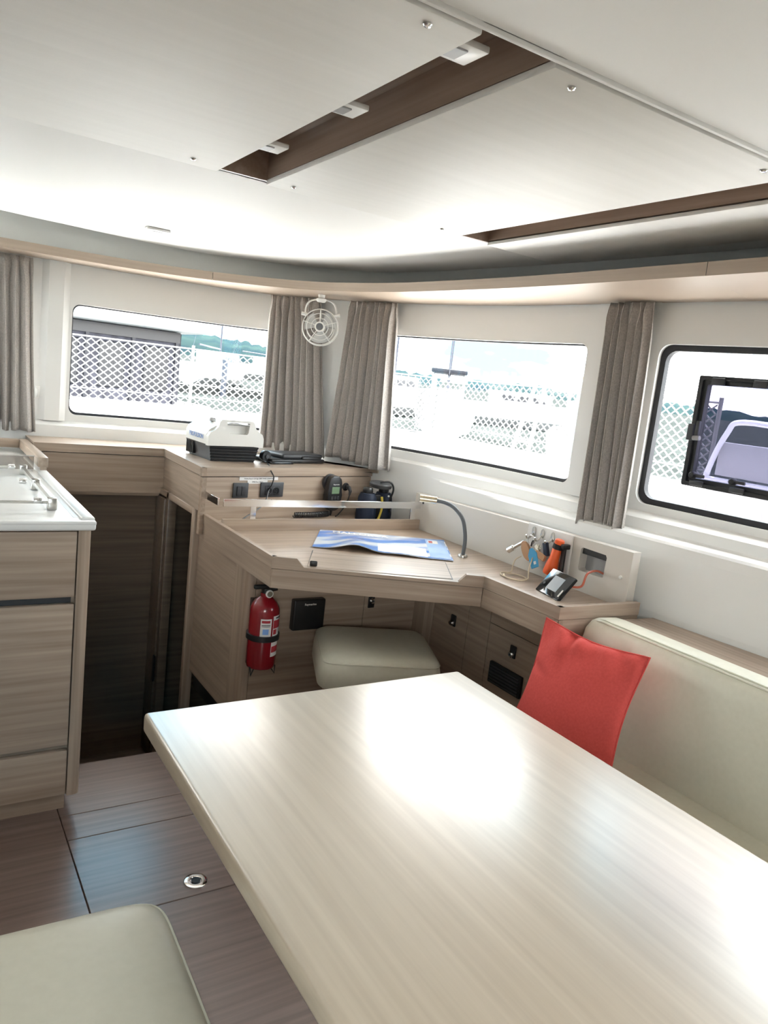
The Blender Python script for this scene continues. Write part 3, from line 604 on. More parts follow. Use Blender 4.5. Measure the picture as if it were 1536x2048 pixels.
# binoculars standing upright
bi = thing('binoculars', 'navy and black binoculars standing on end behind the chrome rail', 'binoculars', (2.04, 3.22, .82))
for i, s_ in enumerate((-1, 1)):
    T = TR(2.025+s_*.056, 3.225+s_*.014, .8205)
    mesh_obj('barrel', MB().lathe([(0, 0), (.050, 0), (.052, .03), (.050, .075), (.046, .12), (.036, .142), (0, .142)], 24, T), 'navy', bi)
    mesh_obj('eyepiece', MB().lathe([(0, .142), (.025, .142), (.027, .150), (.024, .166), (.020, .17), (0, .17)], 20, T), 'black', bi)
mesh_obj('hinge', MB().rbox(2.012, 2.048, 3.205, 3.245, .84, .955, .006, 2), 'black', bi)
mesh_obj('lens_cap', MB().lathe([(0, 0), (.055, 0), (.058, .006), (.058, .018), (.052, .024), (0, .026)], 28, TR(2.045, 3.22, .992, 0, .08)), 'charcoal', bi)
mesh_obj('strap', MB().tube(catmull([(2.02, 3.185, 1.02), (2.07, 3.17, 1.026), (2.09, 3.165, .99), (2.075, 3.165, .93), (2.09, 3.18, .87)], 6), .005, 6), 'black', bi)
mesh_obj('lanyard', MB().tube(catmull([(2.03, 3.172, .95), (2.035, 3.168, .9), (2.025, 3.168, .85), (2.01, 3.165, .825)], 6), .006, 6), 'yellow', bi)
mesh_obj('button', MB().lathe([(0, 0), (.005, 0), (.005, .004), (0, .004)], 12, TR(2.085, 3.196, .95, 0, PI/2)), 'white_plastic', bi)

# ------------------------------------------------------------------ on the corner shelf: outboard battery, black case
bt = thing('outboard_battery', 'white and black outboard motor battery standing on the corner shelf', 'battery', (1.33, 3.58, 1.0605))
RB = TR(1.332, 3.445, 1.0605, .06)
bm_ = MB(); b0 = [(-.112, 0), (.112, 0), (.122, .08), (-.122, .08)]
bm_.add([(-.112, .0, 0), (.112, .0, 0), (.112, .27, 0), (-.112, .27, 0), (-.128, -.012, .082), (.128, -.012, .082), (.128, .29, .082), (-.128, .29, .082)], [(3,2,1,0),(4,5,6,7),(0,1,5,4),(1,2,6,5),(2,3,7,6),(3,0,4,7)], RB)
base_ = mesh_obj('base', bm_, 'black', bt, smooth=0)
for k in range(5):
    z = .012+.0145*k; mesh_obj('rib', MB().rbox(-.112-z*.18, .112+z*.18, -.008-z*.16, .004, z-.004, z+.004, .002, 1, RB), 'black', base_)
for k in range(5):
    y = .19+.02*k; mesh_obj('rib', MB().rbox(-.130, -.112, y-.004, y+.004, .01, .07, .002, 1, RB), 'black', base_)
shp = [(-.140, .078), (-.141, .125), (-.128, .148), (-.10, .165), (-.07, .178), (0, .183), (.07, .178), (.10, .165), (.128, .148), (.141, .125), (.140, .078)]
mb = MB(); F0 = [(x, 0.0, z) for x, z in shp]; F1 = [(x*.97, .27, z*.97+.002) for x, z in shp]; n = len(shp)
mb.add(F0+F1, [tuple(range(n)), tuple(range(2*n-1, n-1, -1))] + [(i, i+n, (i+1) % n+n, (i+1) % n) for i in range(n)], RB)
shell = recalc(mesh_obj('shell', mb, 'battery_white', bt, smooth=35))
fro = [(-.142, .074), (-.142, .118), (-.132, .138), (-.108, .150), (-.094, .165), (-.088, .190), (-.076, .2), (.078, .2), (.09, .190), (.098, .165), (.112, .150), (.134, .138), (.143, .118), (.142, .074), (.09, .078), (-.06, .076)]
def hole_ring(mb, outer, inner, y0, y1, T):
    bm = bmesh.new(); o_ = [bm.verts.new((x, 0, z)) for x, z in outer]; i_ = [bm.verts.new((x, 0, z)) for x, z in inner]
    e_ = [bm.edges.new((q[k], q[(k+1) % len(q)])) for q in (o_, i_) for k in range(len(q))]
    bmesh.ops.triangle_fill(bm, use_beauty=True, use_dissolve=False, edges=e_)
    bm.verts.index_update(); vs = [v.co.copy() for v in bm.verts]; fs = [[v.index for v in f.verts] for f in bm.faces]; bm.free()
    mb.add([(v.x, y0, v.z) for v in vs], fs, T); mb.add([(v.x, y1, v.z) for v in vs], [f[::-1] for f in fs], T)
    for q in (outer, inner): mb.ring([(x, y0, z) for x, z in q], [(x, y1, z) for x, z in q], T)
mb = MB(); hole_ring(mb, fro, [(-.052, .188), (-.046, .140), (-.036, .134), (.052, .134), (.060, .142), (.064, .188)], -.028, .0, RB)
recalc(mesh_obj('front_panel', mb, 'battery_white', bt, smooth=30))
for z in (.176, .184): mesh_obj('grip_groove', MB().box(-.05, .062, -.030, -.0275, z, z+.0026, RB), 'charcoal', bt, smooth=0)
mesh_obj('knob', MB().lathe([(0, 0), (.016, 0), (.016, .012), (.012, .018), (0, .02)], 16, RB @ Matrix.Translation((-.065, .12, .178))), 'grey_plastic', bt)
text('side_lettering', 'PROPULSION', .030, RB @ basis((-.1412, .125, .108), (0, -1, 0), (0.0, 0, 1)), 'blue_ink', bt, .0004)
cab = catmull([RB @ Vector((.118, -.02, .03)), RB @ Vector((.15, -.03, .012)), (1.50, 3.41, 1.065), onface(face_s(1.445), 1.045, .022), onface(face_s(1.462), 1.02, .02), onface(face_s(1.455), .985, .02), onface(face_s(1.44), .955, .018), onface(face_s(1.40), .90, .05), (1.32, 3.15, .86), (1.22, 3.09, .824)], 8)
mesh_obj('power_cord', MB().tube(cab, .0032, 6), 'black', bt)
# black folded case
bc = thing('black_case', 'low black folded case lying on the shelf beside the battery', 'case', (1.72, 3.64, 1.06))
T = TR(1.69, 3.545, 1.0605, .24)
mesh_obj('lower_shell', MB().rbox(-.18, .17, -.07, .09, 0, .022, .008, 3, T), 'black', bc)
mesh_obj('upper_shell', MB().rbox(-.10, .165, -.055, .10, .02, .045, .010, 3, T), 'charcoal', bc)
mesh_obj('lid_pad', MB().rbox(.02, .15, -.066, -.04, .012, .036, .008, 3, T), 'black', bc)
mesh_obj('glass_plate', MB().rbox(-.20, -.06, -.095, -.02, .0, .010, .003, 2, T), 'black_gloss', bc)
rl = thing('cable_reel', 'small black round plug reel on the shelf edge beside the battery', 'reel', (1.505, 3.50, 1.06))
mesh_obj('disc', MB().lathe([(0, -.014), (.026, -.014), (.029, -.01), (.029, .01), (.026, .014), (0, .014)], 24, TR(1.512, 3.475, 1.0905, .3, PI/2)), 'black', rl)
mesh_obj('hub', MB().lathe([(0, -.02), (.01, -.02), (.01, .02), (0, .02)], 16, TR(1.512, 3.475, 1.0905, .3, PI/2)), 'charcoal', rl)

# ------------------------------------------------------------------ chart, lamp and gear on the desk
q0, q1, q2, q3 = Vector((1.405, 2.675, .824)), Vector((1.912, 2.388, .824)), Vector((2.125, 2.745, .824)), Vector((1.60, 2.985, .824))
chm = thing('sea_chart', 'folded blue and white sea chart lying open on the chart table', 'chart', (1.75, 2.7, .823))
def chart_pt(u, v, dz=0):
    p = (q0.lerp(q1, u)).lerp(q3.lerp(q2, u), v); b = math.exp(-((u-.30)/.13)**2)*math.exp(-(v/.55)**2)*.026 + .006*math.exp(-((u-.62)/.12)**2)*(1-v)
    return Vector((p.x, p.y, .8232+b+dz))
nu, nv = 40, 14
def sheet(dz, sx=0.): 
    mb = MB(); top_ = [[chart_pt(i/nu, j/nv, dz+.0012) for i in range(nu+1)] for j in range(nv+1)]; bot = [[chart_pt(i/nu, j/nv, dz) for i in range(nu+1)] for j in range(nv+1)]
    mb.grid(lambda u, v: top_[round(v*nv)][round(u*nu)], nu, nv); mb.grid(lambda u, v: bot[nv-round(v*nv)][round(u*nu)], nu, nv)
    rim = lambda g: [g[0][i] for i in range(nu)] + [g[j][nu] for j in range(nv)] + [g[nv][i] for i in range(nu, 0, -1)] + [g[j][0] for j in range(nv, 0, -1)]
    mb.ring(rim(bot), rim(top_)); return mb
mesh_obj('inner_sheet', sheet(0), 'paper', chm); mesh_obj('outer_sheet', sheet(.0016), 'chart_print', chm)
mb = MB().grid(lambda u, v: chart_pt(.84+.15*u, .04+.9*v, .0034), 6, 8); o = mesh_obj('inset_panel', mb, 'chart_inset', chm); o['label'] = 'pale blue inset at the right end'
mb = MB().grid(lambda u, v: chart_pt(.46+.36*u, .03+.40*v, .0034), 8, 6); mesh_obj('land_area', mb, 'paper', chm)
cxd = (q1-q0).normalized(); cyd = (q3-q0).normalized()
tp = chart_pt(.32, .78, .0085); text('title_lettering', 'MALLORCA', .048, basis(tp, cxd, cyd), 'paper', chm, .0008)
mb = MB().grid(lambda u, v: chart_pt(.855+.08*u, .72+.16*v, .0042), 4, 4); mesh_obj('logo_field', mb, 'paper', chm)
mb = MB().grid(lambda u, v: chart_pt(.862+.03*u, .75+.1*v, .0048), 4, 4); mesh_obj('logo_mark', mb, 'red_print', chm)
# flexible reading lamp
lm = thing('reading_lamp', 'slim gooseneck reading lamp with metal head standing on the chart table', 'lamp', (2.016, 2.46, .82))
bz = Vector((2.016, 2.46, .8205)); cd = Vector((.844, -.524, 0)).normalized()
mesh_obj('base', MB().lathe([(0, 0), (.021, 0), (.021, .008), (.018, .012), (.009, .013), (0, .013)], 28, TR(*bz)), 'steel', lm)
def lpnt(d, h): return bz - cd*d + Vector((0, 0, h))
neck = catmull([lpnt(0, .01), lpnt(-.002, .06), lpnt(.004, .11), lpnt(.022, .165), lpnt(.062, .207), lpnt(.105, .225), lpnt(.145, .229)], 8)
mesh_obj('gooseneck', MB().tube(neck, .0085, 10), 'grey_flex', lm)
hd = mesh_obj('head', MB().cyl(lpnt(.14, .229), lpnt(.212, .231), .0155, 20), 'brass', lm)
mesh_obj('switch', MB().cyl(lpnt(.195, .217), lpnt(.195, .209), .004, 8), 'charcoal', hd)
# cream wall panel
wp = thing('side_panel', 'cream laminate panel along the wall behind the chart table', 'panel', (2.17, 2.4, .82))
mb = MB(); out_ = [(-3.06, .822), (-1.70, .822), (-1.70, 1.018), (-1.99, 1.018), (-3.06, .99)]
def wallpanel(y0, y1, za, zb, x0=2.16, x1=2.20):
    return MB().add([(x0,y0,.8205),(x1,y0,.8205),(x1,y1,.8205),(x0,y1,.8205),(x0,y0,za),(x1,y0,za),(x1,y1,zb),(x0,y1,zb)], [(3,2,1,0),(4,5,6,7),(0,1,5,4),(1,2,6,5),(2,3,7,6),(3,0,4,7)])
mesh_obj('board', wallpanel(2.00, 3.06, 1.018, .995), 'panel_cream', wp, smooth=0)
B = Matrix(((0, 1, 0, 0), (1, 0, 0, 0), (0, 0, 1, 0), (0, 0, 0, 1)))
mb = MB(); hole_ring(mb, [(1.705, .8205), (1.997, .8205), (1.997, 1.018), (1.705, 1.024)], [(1.822, .902), (1.832, .898), (1.94, .898), (1.946, .906), (1.944, .98), (1.936, .987), (1.824, .985), (1.818, .976)], 2.16, 2.20, B)
recalc(mesh_obj('board', mb, 'panel_cream', wp, smooth=0))
mesh_obj('hole_box', MB().box(2.199, 2.2045, 1.80, 1.96, .88, 1.0), 'grey_plastic', wp, smooth=0); mesh_obj('hole_box', MB().box(2.17, 2.1995, 1.82, 1.945, .962, .985), 'black', wp, smooth=0)
mesh_obj('push_stud', MB().lathe([(0, 0), (.007, 0), (.006, .005), (0, .006)], 16, TR(2.16, 1.742, .925, 0, 0, -PI/2)), 'white_plastic', wp)
hp = thing('hook_board', 'white hook board with key hooks on the cream wall panel', 'hook board', (2.155, 2.1, .94))
mesh_obj('plate', MB().rbox(2.148, 2.1595, 1.985, 2.232, .862, 1.022, .005, 2), 'hook_plate', hp)
for y in (2.193, 2.143, 2.086):
    mb = MB().lathe([(0, 0), (.013, 0), (.013, .003), (0, .004)], 20, Matrix.Translation((2.148, y, .992)) @ Matrix.Rotation(-PI/2, 4, 'Y') @ Matrix.Diagonal((1.5, .75, 1, 1)))
    h_ = mesh_obj('hook', mb, 'steel', hp)
    mesh_obj('hook_arm', MB().tube(catmull([(2.146, y, .985), (2.13, y, .968), (2.115, y, .965), (2.108, y, .978)], 5), .0035, 8), 'steel', h_)
# key bunch 1: flashlight, wooden tag, blue tag, cord
k1 = thing('torch_keyring', 'small silver torch hanging from the first key hook', 'torch', (2.13, 2.23, .93))
a = Vector((2.125, 2.185, .965)); b = Vector((2.10, 2.275, .893))
mesh_obj('barrel', MB().tube([a.lerp(b, .25), a.lerp(b, .72)], .0075, 12), 'steel', k1); mesh_obj('head', MB().tube([a.lerp(b, .72), a.lerp(b, .76), a.lerp(b, 1.0)], [.0075, .0125, .0125], 14), 'chrome', k1)
ringp = [Vector((2.112, 2.165, .963)) + Vector((0, math.cos(t_)*.018, math.sin(t_)*.018)) for t_ in [2*PI*k/20 for k in range(20)]]
mesh_obj('split_ring', MB().tube(ringp, .0022, 6, True), 'steel', k1)
k2 = thing('wooden_key_tag', 'oval wooden key tag with trailing cord hanging from the second hook', 'key tag', (2.11, 2.18, .9))
T = Matrix.Translation((2.108, 2.178, .915)) @ Matrix.Rotation(-PI/2, 4, 'Y') @ Matrix.Rotation(.65, 4, 'Z')
ov = [(.043*math.cos(t_), .021*math.sin(t_)) for t_ in [2*PI*k/24 for k in range(24)]]
mesh_obj('tag', MB().prism(ov, -.006, .006, T, bev=.002, seg=2), 'tag_wood', k2)
mesh_obj('loop', MB().tube(catmull([(2.11, 2.15, .965), (2.105, 2.152, .955), (2.107, 2.155, .94)], 4), .003, 6), 'black', k2)
cord = catmull([(2.105, 2.20, .888), (2.09, 2.215, .87), (2.07, 2.205, .845), (2.05, 2.19, .826), (2.01, 2.20, .8235), (1.98, 2.16, .8235), (1.985, 2.11, .8235), (2.02, 2.09, .8235), (2.06, 2.11, .8235), (2.05, 2.16, .825), (2.0, 2.17, .8265), (1.97, 2.12, .8265), (1.99, 2.07, .8265), (2.04, 2.08, .828), (2.07, 2.11, .835), (2.09, 2.13, .86), (2.10, 2.13, .90)], 6)
mesh_obj('cord', MB().tube(cord, .0028, 6), 'rope', k2)
k3 = thing('blue_key_tag', 'bright blue key tag hanging below the second hook', 'key tag', (2.11, 2.13, .89))
T = Matrix.Translation((2.102, 2.128, .893)) @ Matrix.Rotation(-PI/2, 4, 'Y') @ Matrix.Rotation(.5, 4, 'Z')
mesh_obj('tag', MB().prism([(-.035, -.022), (.02, -.028), (.045, -.008), (.045, .008), (.02, .024), (-.035, .02)], -.002, .002, T, bev=.0015, seg=1), 'tag_blue', k3)
mesh_obj('stamp', MB().prism([(-.022, -.014), (-.010, -.014), (-.010, -.002), (-.022, -.002)], -.0042, .0042, T), 'paper', k3, smooth=0)
k4 = thing('navy_key_bunch', 'bunch of keys with navy float and small wooden tag on the third hook', 'keys', (2.12, 2.085, .93))
T = Matrix.Translation((2.118, 2.083, .945)) @ Matrix.Rotation(-PI/2, 4, 'Y') @ Matrix.Rotation(.35, 4, 'Z')
mesh_obj('float', MB().rbox(-.028, .026, -.011, .011, -.008, .008, .003, 2, T), 'tag_blue' if False else 'navy', k4)
T2 = Matrix.Translation((2.108, 2.098, .915)) @ Matrix.Rotation(-PI/2, 4, 'Y') @ Matrix.Rotation(-.25, 4, 'Z')
mesh_obj('wood_tag', MB().rbox(-.012, .012, -.027, .027, -.006, .006, .002, 1, T2), 'tag_wood', k4)
for i in range(3):
    T3 = Matrix.Translation((2.112-.002*i, 2.112+.004*i, .938)) @ Matrix.Rotation(-PI/2, 4, 'Y') @ Matrix.Rotation(.3+.25*i, 4, 'Z')
    mb = MB().prism([(-.03, -.003), (.0, -.003), (.002, -.009), (.016, -.009), (.018, 0), (.016, .009), (.002, .009), (0, .003), (-.03, .003)], -.0009, .0009, T3); mesh_obj('key', mb, 'brass', k4, smooth=0)
# orange torch
ot = thing('orange_torch', 'orange waterproof torch clipped to the hook board', 'torch', (2.12, 2.02, .86))
a = Vector((2.118, 2.016, .998)); b = Vector((2.112, 2.042, .858))
mesh_obj('barrel', MB().tube([a.lerp(b, t_) for t_ in (.14, .16, .55, .72, .95, 1)], [.017, .018, .019, .024, .027, .025], 20), 'orange', ot)
mesh_obj('cap', MB().tube([a, a.lerp(b, .02), a.lerp(b, .12)], [.016, .0185, .0185], 20), 'orange', ot)
mesh_obj('clip', MB().tube([a.lerp(b, .13), a.lerp(b, .26)], .0205, 20), 'black', ot)
mesh_obj('clip_lug', MB().rbox(2.11, 2.147, 1.985, 2.005, .965, .985, .004, 2), 'black', ot)
mesh_obj('strap', MB().box(2.122, 2.130, 1.988, 2.006, .85, .975), 'black', ot, smooth=0)
# small monitor leaning
T = basis((1.968, 1.905, .8205), (-.19, -.982, 0), (.62, -.12, .78))
mo = thing('display_unit', 'small black display unit with grey screen propped on the desk end', 'display', T)
mesh_obj('case', MB().rbox(-.073, .073, .002, .108, -.014, .0, .004, 2, T), 'black_gloss', mo)
mesh_obj('screen', MB().box(-.028, .034, .026, .085, .0, .0016, T), 'screen', mo, smooth=0)
mesh_obj('button', MB().lathe([(0, 0), (.006, 0), (.005, .003), (0, .003)], 14, T @ Matrix.Translation((-.052, .04, 0))), 'charcoal', mo)
mesh_obj('side_clip', MB().box(.060, .068, .015, .045, .0, .003, T), 'steel', mo, smooth=0)
mesh_obj('back_bracket', MB().box(-.03, .03, .004, .05, -.03, -.014, T), 'black', mo, smooth=0)
cb = catmull([T @ Vector((.066, .075, -.012)), T @ Vector((.085, .10, -.03)), (2.05, 1.80, .925), (2.11, 1.815, .93), (2.165, 1.83, .915), (2.19, 1.825, .905)], 8)
mesh_obj('cable', MB().tube(cb, .0042, 8), 'red_cable', mo)

# ------------------------------------------------------------------ sofa
sf = thing('sofa', 'cream leather bench sofa along the right cabin wall', 'sofa', (1.85, .6, 0))
mesh_obj('base', MB().box(1.46, 2.19, -1.2, 1.66, 0, .33), 'oak_y', sf, smooth=0)
mesh_obj('seat_cushion', MB().rbox(1.42, 1.93, -1.2, 1.655, .332, .45, .025, 4), 'leather', sf)
bk = MB(); pr_ = [(1.885, .445), (1.89, .60), (1.902, .76), (1.912, .802), (1.935, .822), (1.965, .828), (2.03, .824), (2.055, .81), (2.06, .78), (2.06, .445)]
ys = [(-1.2, 1, 0), (1.60, 1, 0), (1.63, .985, .004), (1.648, .955, .012), (1.655, .90, .03)]
cx_, cz_ = 1.975, .635
rows = [[(cx_+(x-cx_)*k, y, cz_+(z_-cz_)*k) for x, z_ in pr_] for (y, k, q) in ys]
n = len(pr_); vs = [p for r_ in rows for p in r_]; fs = [(i*n+k, (i+1)*n+k, (i+1)*n+(k+1) % n, i*n+(k+1) % n) for i in range(len(rows)-1) for k in range(n)] + [tuple(range(n)), tuple((len(rows)-1)*n+k for k in range(n-1, -1, -1))]
bk.add(vs, fs); bko = recalc(mesh_obj('backrest', bk, 'leather', sf, smooth=60))
mesh_obj('piping', MB().tube([(1.932, -1.2, .8215), (1.932, 1.60, .8215), (1.936, 1.635, .814)], .0035, 6), 'leather', bko)
mesh_obj('piping', MB().tube([(1.945, -1.2, .8265), (1.945, 1.60, .8265), (1.949, 1.635, .818)], .0025, 6), 'leather', bko)
bs = tag(mesh_obj('back_shelf', MB().prism([(2.07, -1.2), (2.07, 1.66)] + [tuple(WALL.at(WALL.find(y=y), .172)[:2]) for y in (1.66, 1.2, .7, .2, -.4, -1.0, -1.2)], .772, .80), 'oak_y', smooth=0), 'narrow oak shelf between the sofa back and the cabin wall', 'shelf')
# coral cushion
cu = [Vector((1.745, 1.668, .828)), Vector((1.815, 1.315, .818)), Vector((1.655, 1.262, .468)), Vector((1.60, 1.632, .468))]  # TL TR BR BL
nrm = ((cu[1]-cu[0]).cross(cu[3]-cu[0])).normalized()
if nrm.x > 0: nrm = -nrm
def cush(u, v, s_):
    p = cu[0].lerp(cu[1], u).lerp(cu[3].lerp(cu[2], u), v); c_ = (cu[0]+cu[1]+cu[2]+cu[3])/4
    e = 1-.10*(math.sin(PI*u)*abs(2*v-1)**3+math.sin(PI*v)*abs(2*u-1)**3)
    p = c_+(p-c_)*e
    h = (max(0, math.sin(PI*u))*max(0, math.sin(PI*v)))**.55*.062
    cr1 = .007*math.exp(-((u-.33-.15*(v-.1))/.05)**2)*math.exp(-(v/.28)**2) + .005*math.exp(-((u-.48)/.04)**2)*math.exp(-(v/.18)**2) + .005*math.exp(-((v-.36-.3*u)/.035)**2)*math.exp(-(u/.22)**2) + .006*math.exp(-((v-.86+.15*(u-.8))/.03)**2)*math.exp(-((u-.82)/.2)**2)
    cr1 += .004*math.sin(9*u+14*v)*math.exp(-((v-.16)/.14)**2)*math.exp(-((u-.38)/.25)**2) + .003*math.sin(26*u-8*v)*math.exp(-(v/.2)**2)
    return p + nrm*s_*(h-2.2*cr1*(1 if s_ > 0 else 0)*min(1, 5*h/.062))
mb = MB(); mb.grid(lambda u, v: cush(u, v, 1), 36, 36); mb.grid(lambda u, v: cush(u, v, -1), 24, 24)
pw = thing('cushion', 'coral red square cushion propped on the end of the cream sofa', 'cushion', (1.66, 1.45, .455))
mesh_obj('cover', mb, 'coral', pw, smooth=70)
ed = [cush(k/20, 0, 0) for k in range(20)] + [cush(1, k/20, 0) for k in range(20)] + [cush(1-k/20, 1, 0) for k in range(20)] + [cush(0, 1-k/20, 0) for k in range(20)]
mesh_obj('seam', MB().tube(ed, .0028, 6, True), 'coral', pw)

# ------------------------------------------------------------------ dining table
tb = thing('dining_table', 'large light oak dining table with rounded edges in the foreground', 'table', (.9, .7, 0))
mesh_obj('table_top', MB().prism([(.457, 1.60), (1.35, 1.60), (1.35, -.35), (.457, -.35)], .674, .72, bev=.009, seg=4), 'table_oak', tb)
for y in (.1, 1.1):
    mesh_obj('pedestal', MB().lathe([(0, 0), (.14, 0), (.14, .012), (.055, .02), (.045, .04), (.045, .65), (.09, .655), (.09, .674), (0, .674)], 28, TR(.92, y, .001)), 'steel', tb)

# ------------------------------------------------------------------ stools
def stool(T, label):
    t = thing('stool', label, 'stool', T, 'cream leather stools')
    w_, d_, h0, h1 = .235, .208, .375, .505
    mb = MB()
    prof_ = [(.0, .80), (.01, .90), (.03, .96), (.10, 1.0), (.55, .995), (.82, .965), (.90, .93), (.955, .87), (.985, .78), (1.0, .6)]
    N = 48; rows = []
    for (hz, k) in prof_:
        rows.append([(w_*k*math.copysign(abs(math.cos(a))**.21, math.cos(a)), d_*k*math.copysign(abs(math.sin(a))**.21, math.sin(a)), h0+(h1-h0)*hz+.012*(1 if hz > .9 else 0)*(1-k)) for a in [2*PI*q/N for q in range(N)]])
    vs = [T @ Vector(p) for r_ in rows for p in r_]
    fs = [(i*N+q, i*N+(q+1) % N, (i+1)*N+(q+1) % N, (i+1)*N+q) for i in range(len(rows)-1) for q in range(N)] + [tuple(range(N-1, -1, -1)), tuple((len(rows)-1)*N+q for q in range(N))]
    mb.add(vs, fs); c_ = mesh_obj('cushion', mb, 'leather', t, smooth=60)
    sm = [T @ Vector((p[0]*1.0, p[1]*1.0, p[2])) for p in rows[5]]
    mesh_obj('piping', MB().tube(sm, .0028, 6, True), 'leather', c_)
    mesh_obj('seat_board', MB().rbox(-.19, .19, -.17, .17, .355, .3755, .004, 2, T), 'oak_x', t)
    for sx in (-1, 1):
        for sy in (-1, 1):
            mesh_obj('leg', MB().tube([T @ Vector((sx*.15, sy*.13, .356)), T @ Vector((sx*.185, sy*.165, .002))], [.018, .013], 12), 'oak_z', t)
    return t
st1 = stool(TR(1.577, 2.385, 0, -.40), 'cream leather stool tucked under the chart table')
dup(st1, TR(.150, 1.095, -.02, -.03) @ Matrix.Diagonal((1.2, 1.12, 1, 1)), 'cream leather stool in the near left foreground beside the table')

# ------------------------------------------------------------------ curtains
def curtain(name_label, top, bot, npl, amp, zt, zb, seed, d0=.05, lean=0., zskew=0.):
    rnd = random.Random(seed); t = thing('curtain', name_label, 'curtain', tuple(WALL.at((top[0]+top[1])/2, d0, zb)))
    ph = [rnd.uniform(-.22, .22) for _ in range(npl+2)]; am = [rnd.uniform(.55, 1.25) for _ in range(npl+2)]
    nu, nv = npl*12, 30
    def f(u, v):      # v 0 top .. 1 bottom
        q = u*npl; k = int(min(q, npl-1e-6)); fr = q-k
        wob = ph[k]*(1-abs(2*fr-1))
        tri = math.sin(2*PI*(fr+.12*wob)); tri = math.copysign(abs(tri)**.55, tri)
        g = am[k]*(1-fr)+am[k+1]*fr
        gather = 1 if v > .09 else .45+.55*(v/.09)
        sh = .010*math.sin(q*2.3+seed)*math.exp(-((v-.05)/.045)**2)
        s_ = (top[0]+(top[1]-top[0])*u)*(1-v) + (bot[0]+(bot[1]-bot[0])*u)*v + .006*math.sin(v*3+k*1.7)*v+sh
        s_ += .30*(top[1]-top[0])/npl*math.sin(4*PI*fr)*.5
        d = d0 + amp*g*tri*gather*(.8+.35*v) + .012*math.sin(2.2*v+k)*v + lean*v
        zz = zt-(zt-zb+zskew*(u-.5)+.004*math.sin(q*3.1))*v
        return WALL.at(s_, d, zz)
    mb = MB().grid(f, nu, nv)
    o = mesh_obj('fabric', mb, 'curtain', t, smooth=180)
    sm_ = o.modifiers.new('thick', 'SOLIDIFY'); sm_.thickness = .0022; sm_.offset = 0
    hm = MB().tube([f(k/(nu//2), .985)+Vector((0, 0, .002)) for k in range(nu//2+1)], .0018, 4); mesh_obj('hem', hm, 'curtain', o)
    mesh_obj('heading_tape', MB().grid(lambda u, v: WALL.at(top[0]+(top[1]-top[0])*u, .012, zt+.008-.018*v), 12, 1), 'white_plastic', t)
    return t
fxs = WALL.find
curtain('grey curtain gathered at the far left edge by the galley', (fxs(x=.20), fxs(x=.512)), (fxs(x=.22), fxs(x=.545)), 7, .027, 1.912, 1.082, 3, .055)
curtain('wide grey curtain left of the corner behind the white fan', (fxs(x=1.69), fxs(x=1.905)), (fxs(x=1.69), fxs(y=3.67)), 8, .030, 1.915, 1.082, 7, .055, zskew=.02)
curtain('grey curtain flaring right of the corner beside the white fan', (fxs(y=3.60), fxs(y=3.335)), (fxs(y=3.655), fxs(y=3.285)), 8, .030, 1.915, 1.080, 11, .055, zskew=.03)
curtain('narrow grey curtain between the two right-hand windows', (fxs(y=2.135), fxs(y=1.94)), (fxs(y=2.08), fxs(y=1.88)), 6, .026, 1.915, 1.055, 5, .055, lean=.045)
# window latch beside far-left curtain
wl_ = thing('window_latch', 'small white window latch beside the far left curtain', 'latch', tuple(WALL.at(fxs(x=.555), .0, 1.28)))
s_ = fxs(x=.556)
mesh_obj('plate', MB().rbox(-.012, .012, -.03, .03, 0, .008, .003, 2, basis(WALL.at(s_, .003, 1.275), (1, 0, 0), (0, 0, 1))), 'white_plastic', wl_)
mesh_obj('hook', MB().tube(catmull([WALL.at(s_, .012, 1.255), WALL.at(s_, .03, 1.268), WALL.at(s_, .036, 1.29), WALL.at(s_-.012, .028, 1.302)], 5), .005, 8), 'white_plastic', wl_)

# ------------------------------------------------------------------ cabin fan
fc = Vector((1.782, 3.548, 1.757)); ff = Vector((-.50, -.83, -.10)).normalized(); fr_ = Vector((.86, -.51, .05)); TF = basis(fc, fr_, (0, 0, 1)) 
fz = TF.to_3x3() @ Vector((0, 0, 1))
if fz.dot(ff) < 0: TF = TF @ Matrix.Rotation(PI, 4, 'Y')
fan = thing('cabin_fan', 'small white caged fan hanging from the oak valance in the corner', 'fan', (fc.x, fc.y, 1.66))
def circ(r, z, n=40): return [TF @ Vector((r*math.cos(2*PI*k/n), r*math.sin(2*PI*k/n), z)) for k in range(n)]
Rf = .089
mb = MB(); mb.tube(circ(Rf, 0), .0026, 6, True); mb.tube(circ(.066, .016), .0018, 6, True); mb.tube(circ(.043, .022), .0018, 6, True)
mb.tube(circ(Rf+.003, -.03), .0026, 6, True); mb.tube(circ(Rf*.8, -.05), .0022, 6, True)
for k in range(5):
    a = PI/2+2*PI*k/5; c_, s_ = math.cos(a), math.sin(a); mb.tube([TF @ Vector((r*c_, r*s_, z)) for r, z in ((.024, .024), (.043, .022), (.066, .016), (Rf, 0), (Rf+.003, -.03), (Rf*.8, -.05), (.03, -.058))], .002, 6)
mesh_obj('cage', mb, 'white_plastic', fan)
mesh_obj('hub_cap', MB().lathe([(0, .028), (.018, .027), (.0195, .024), (.0195, .018), (0, .018)], 24, TF), 'grey_flex', fan)
mesh_obj('hub_ring', MB().lathe([(.0198, .016), (.0255, .016), (.0255, .026), (.0225, .0285), (.0198, .027)], 28, TF), 'white_plastic', fan)
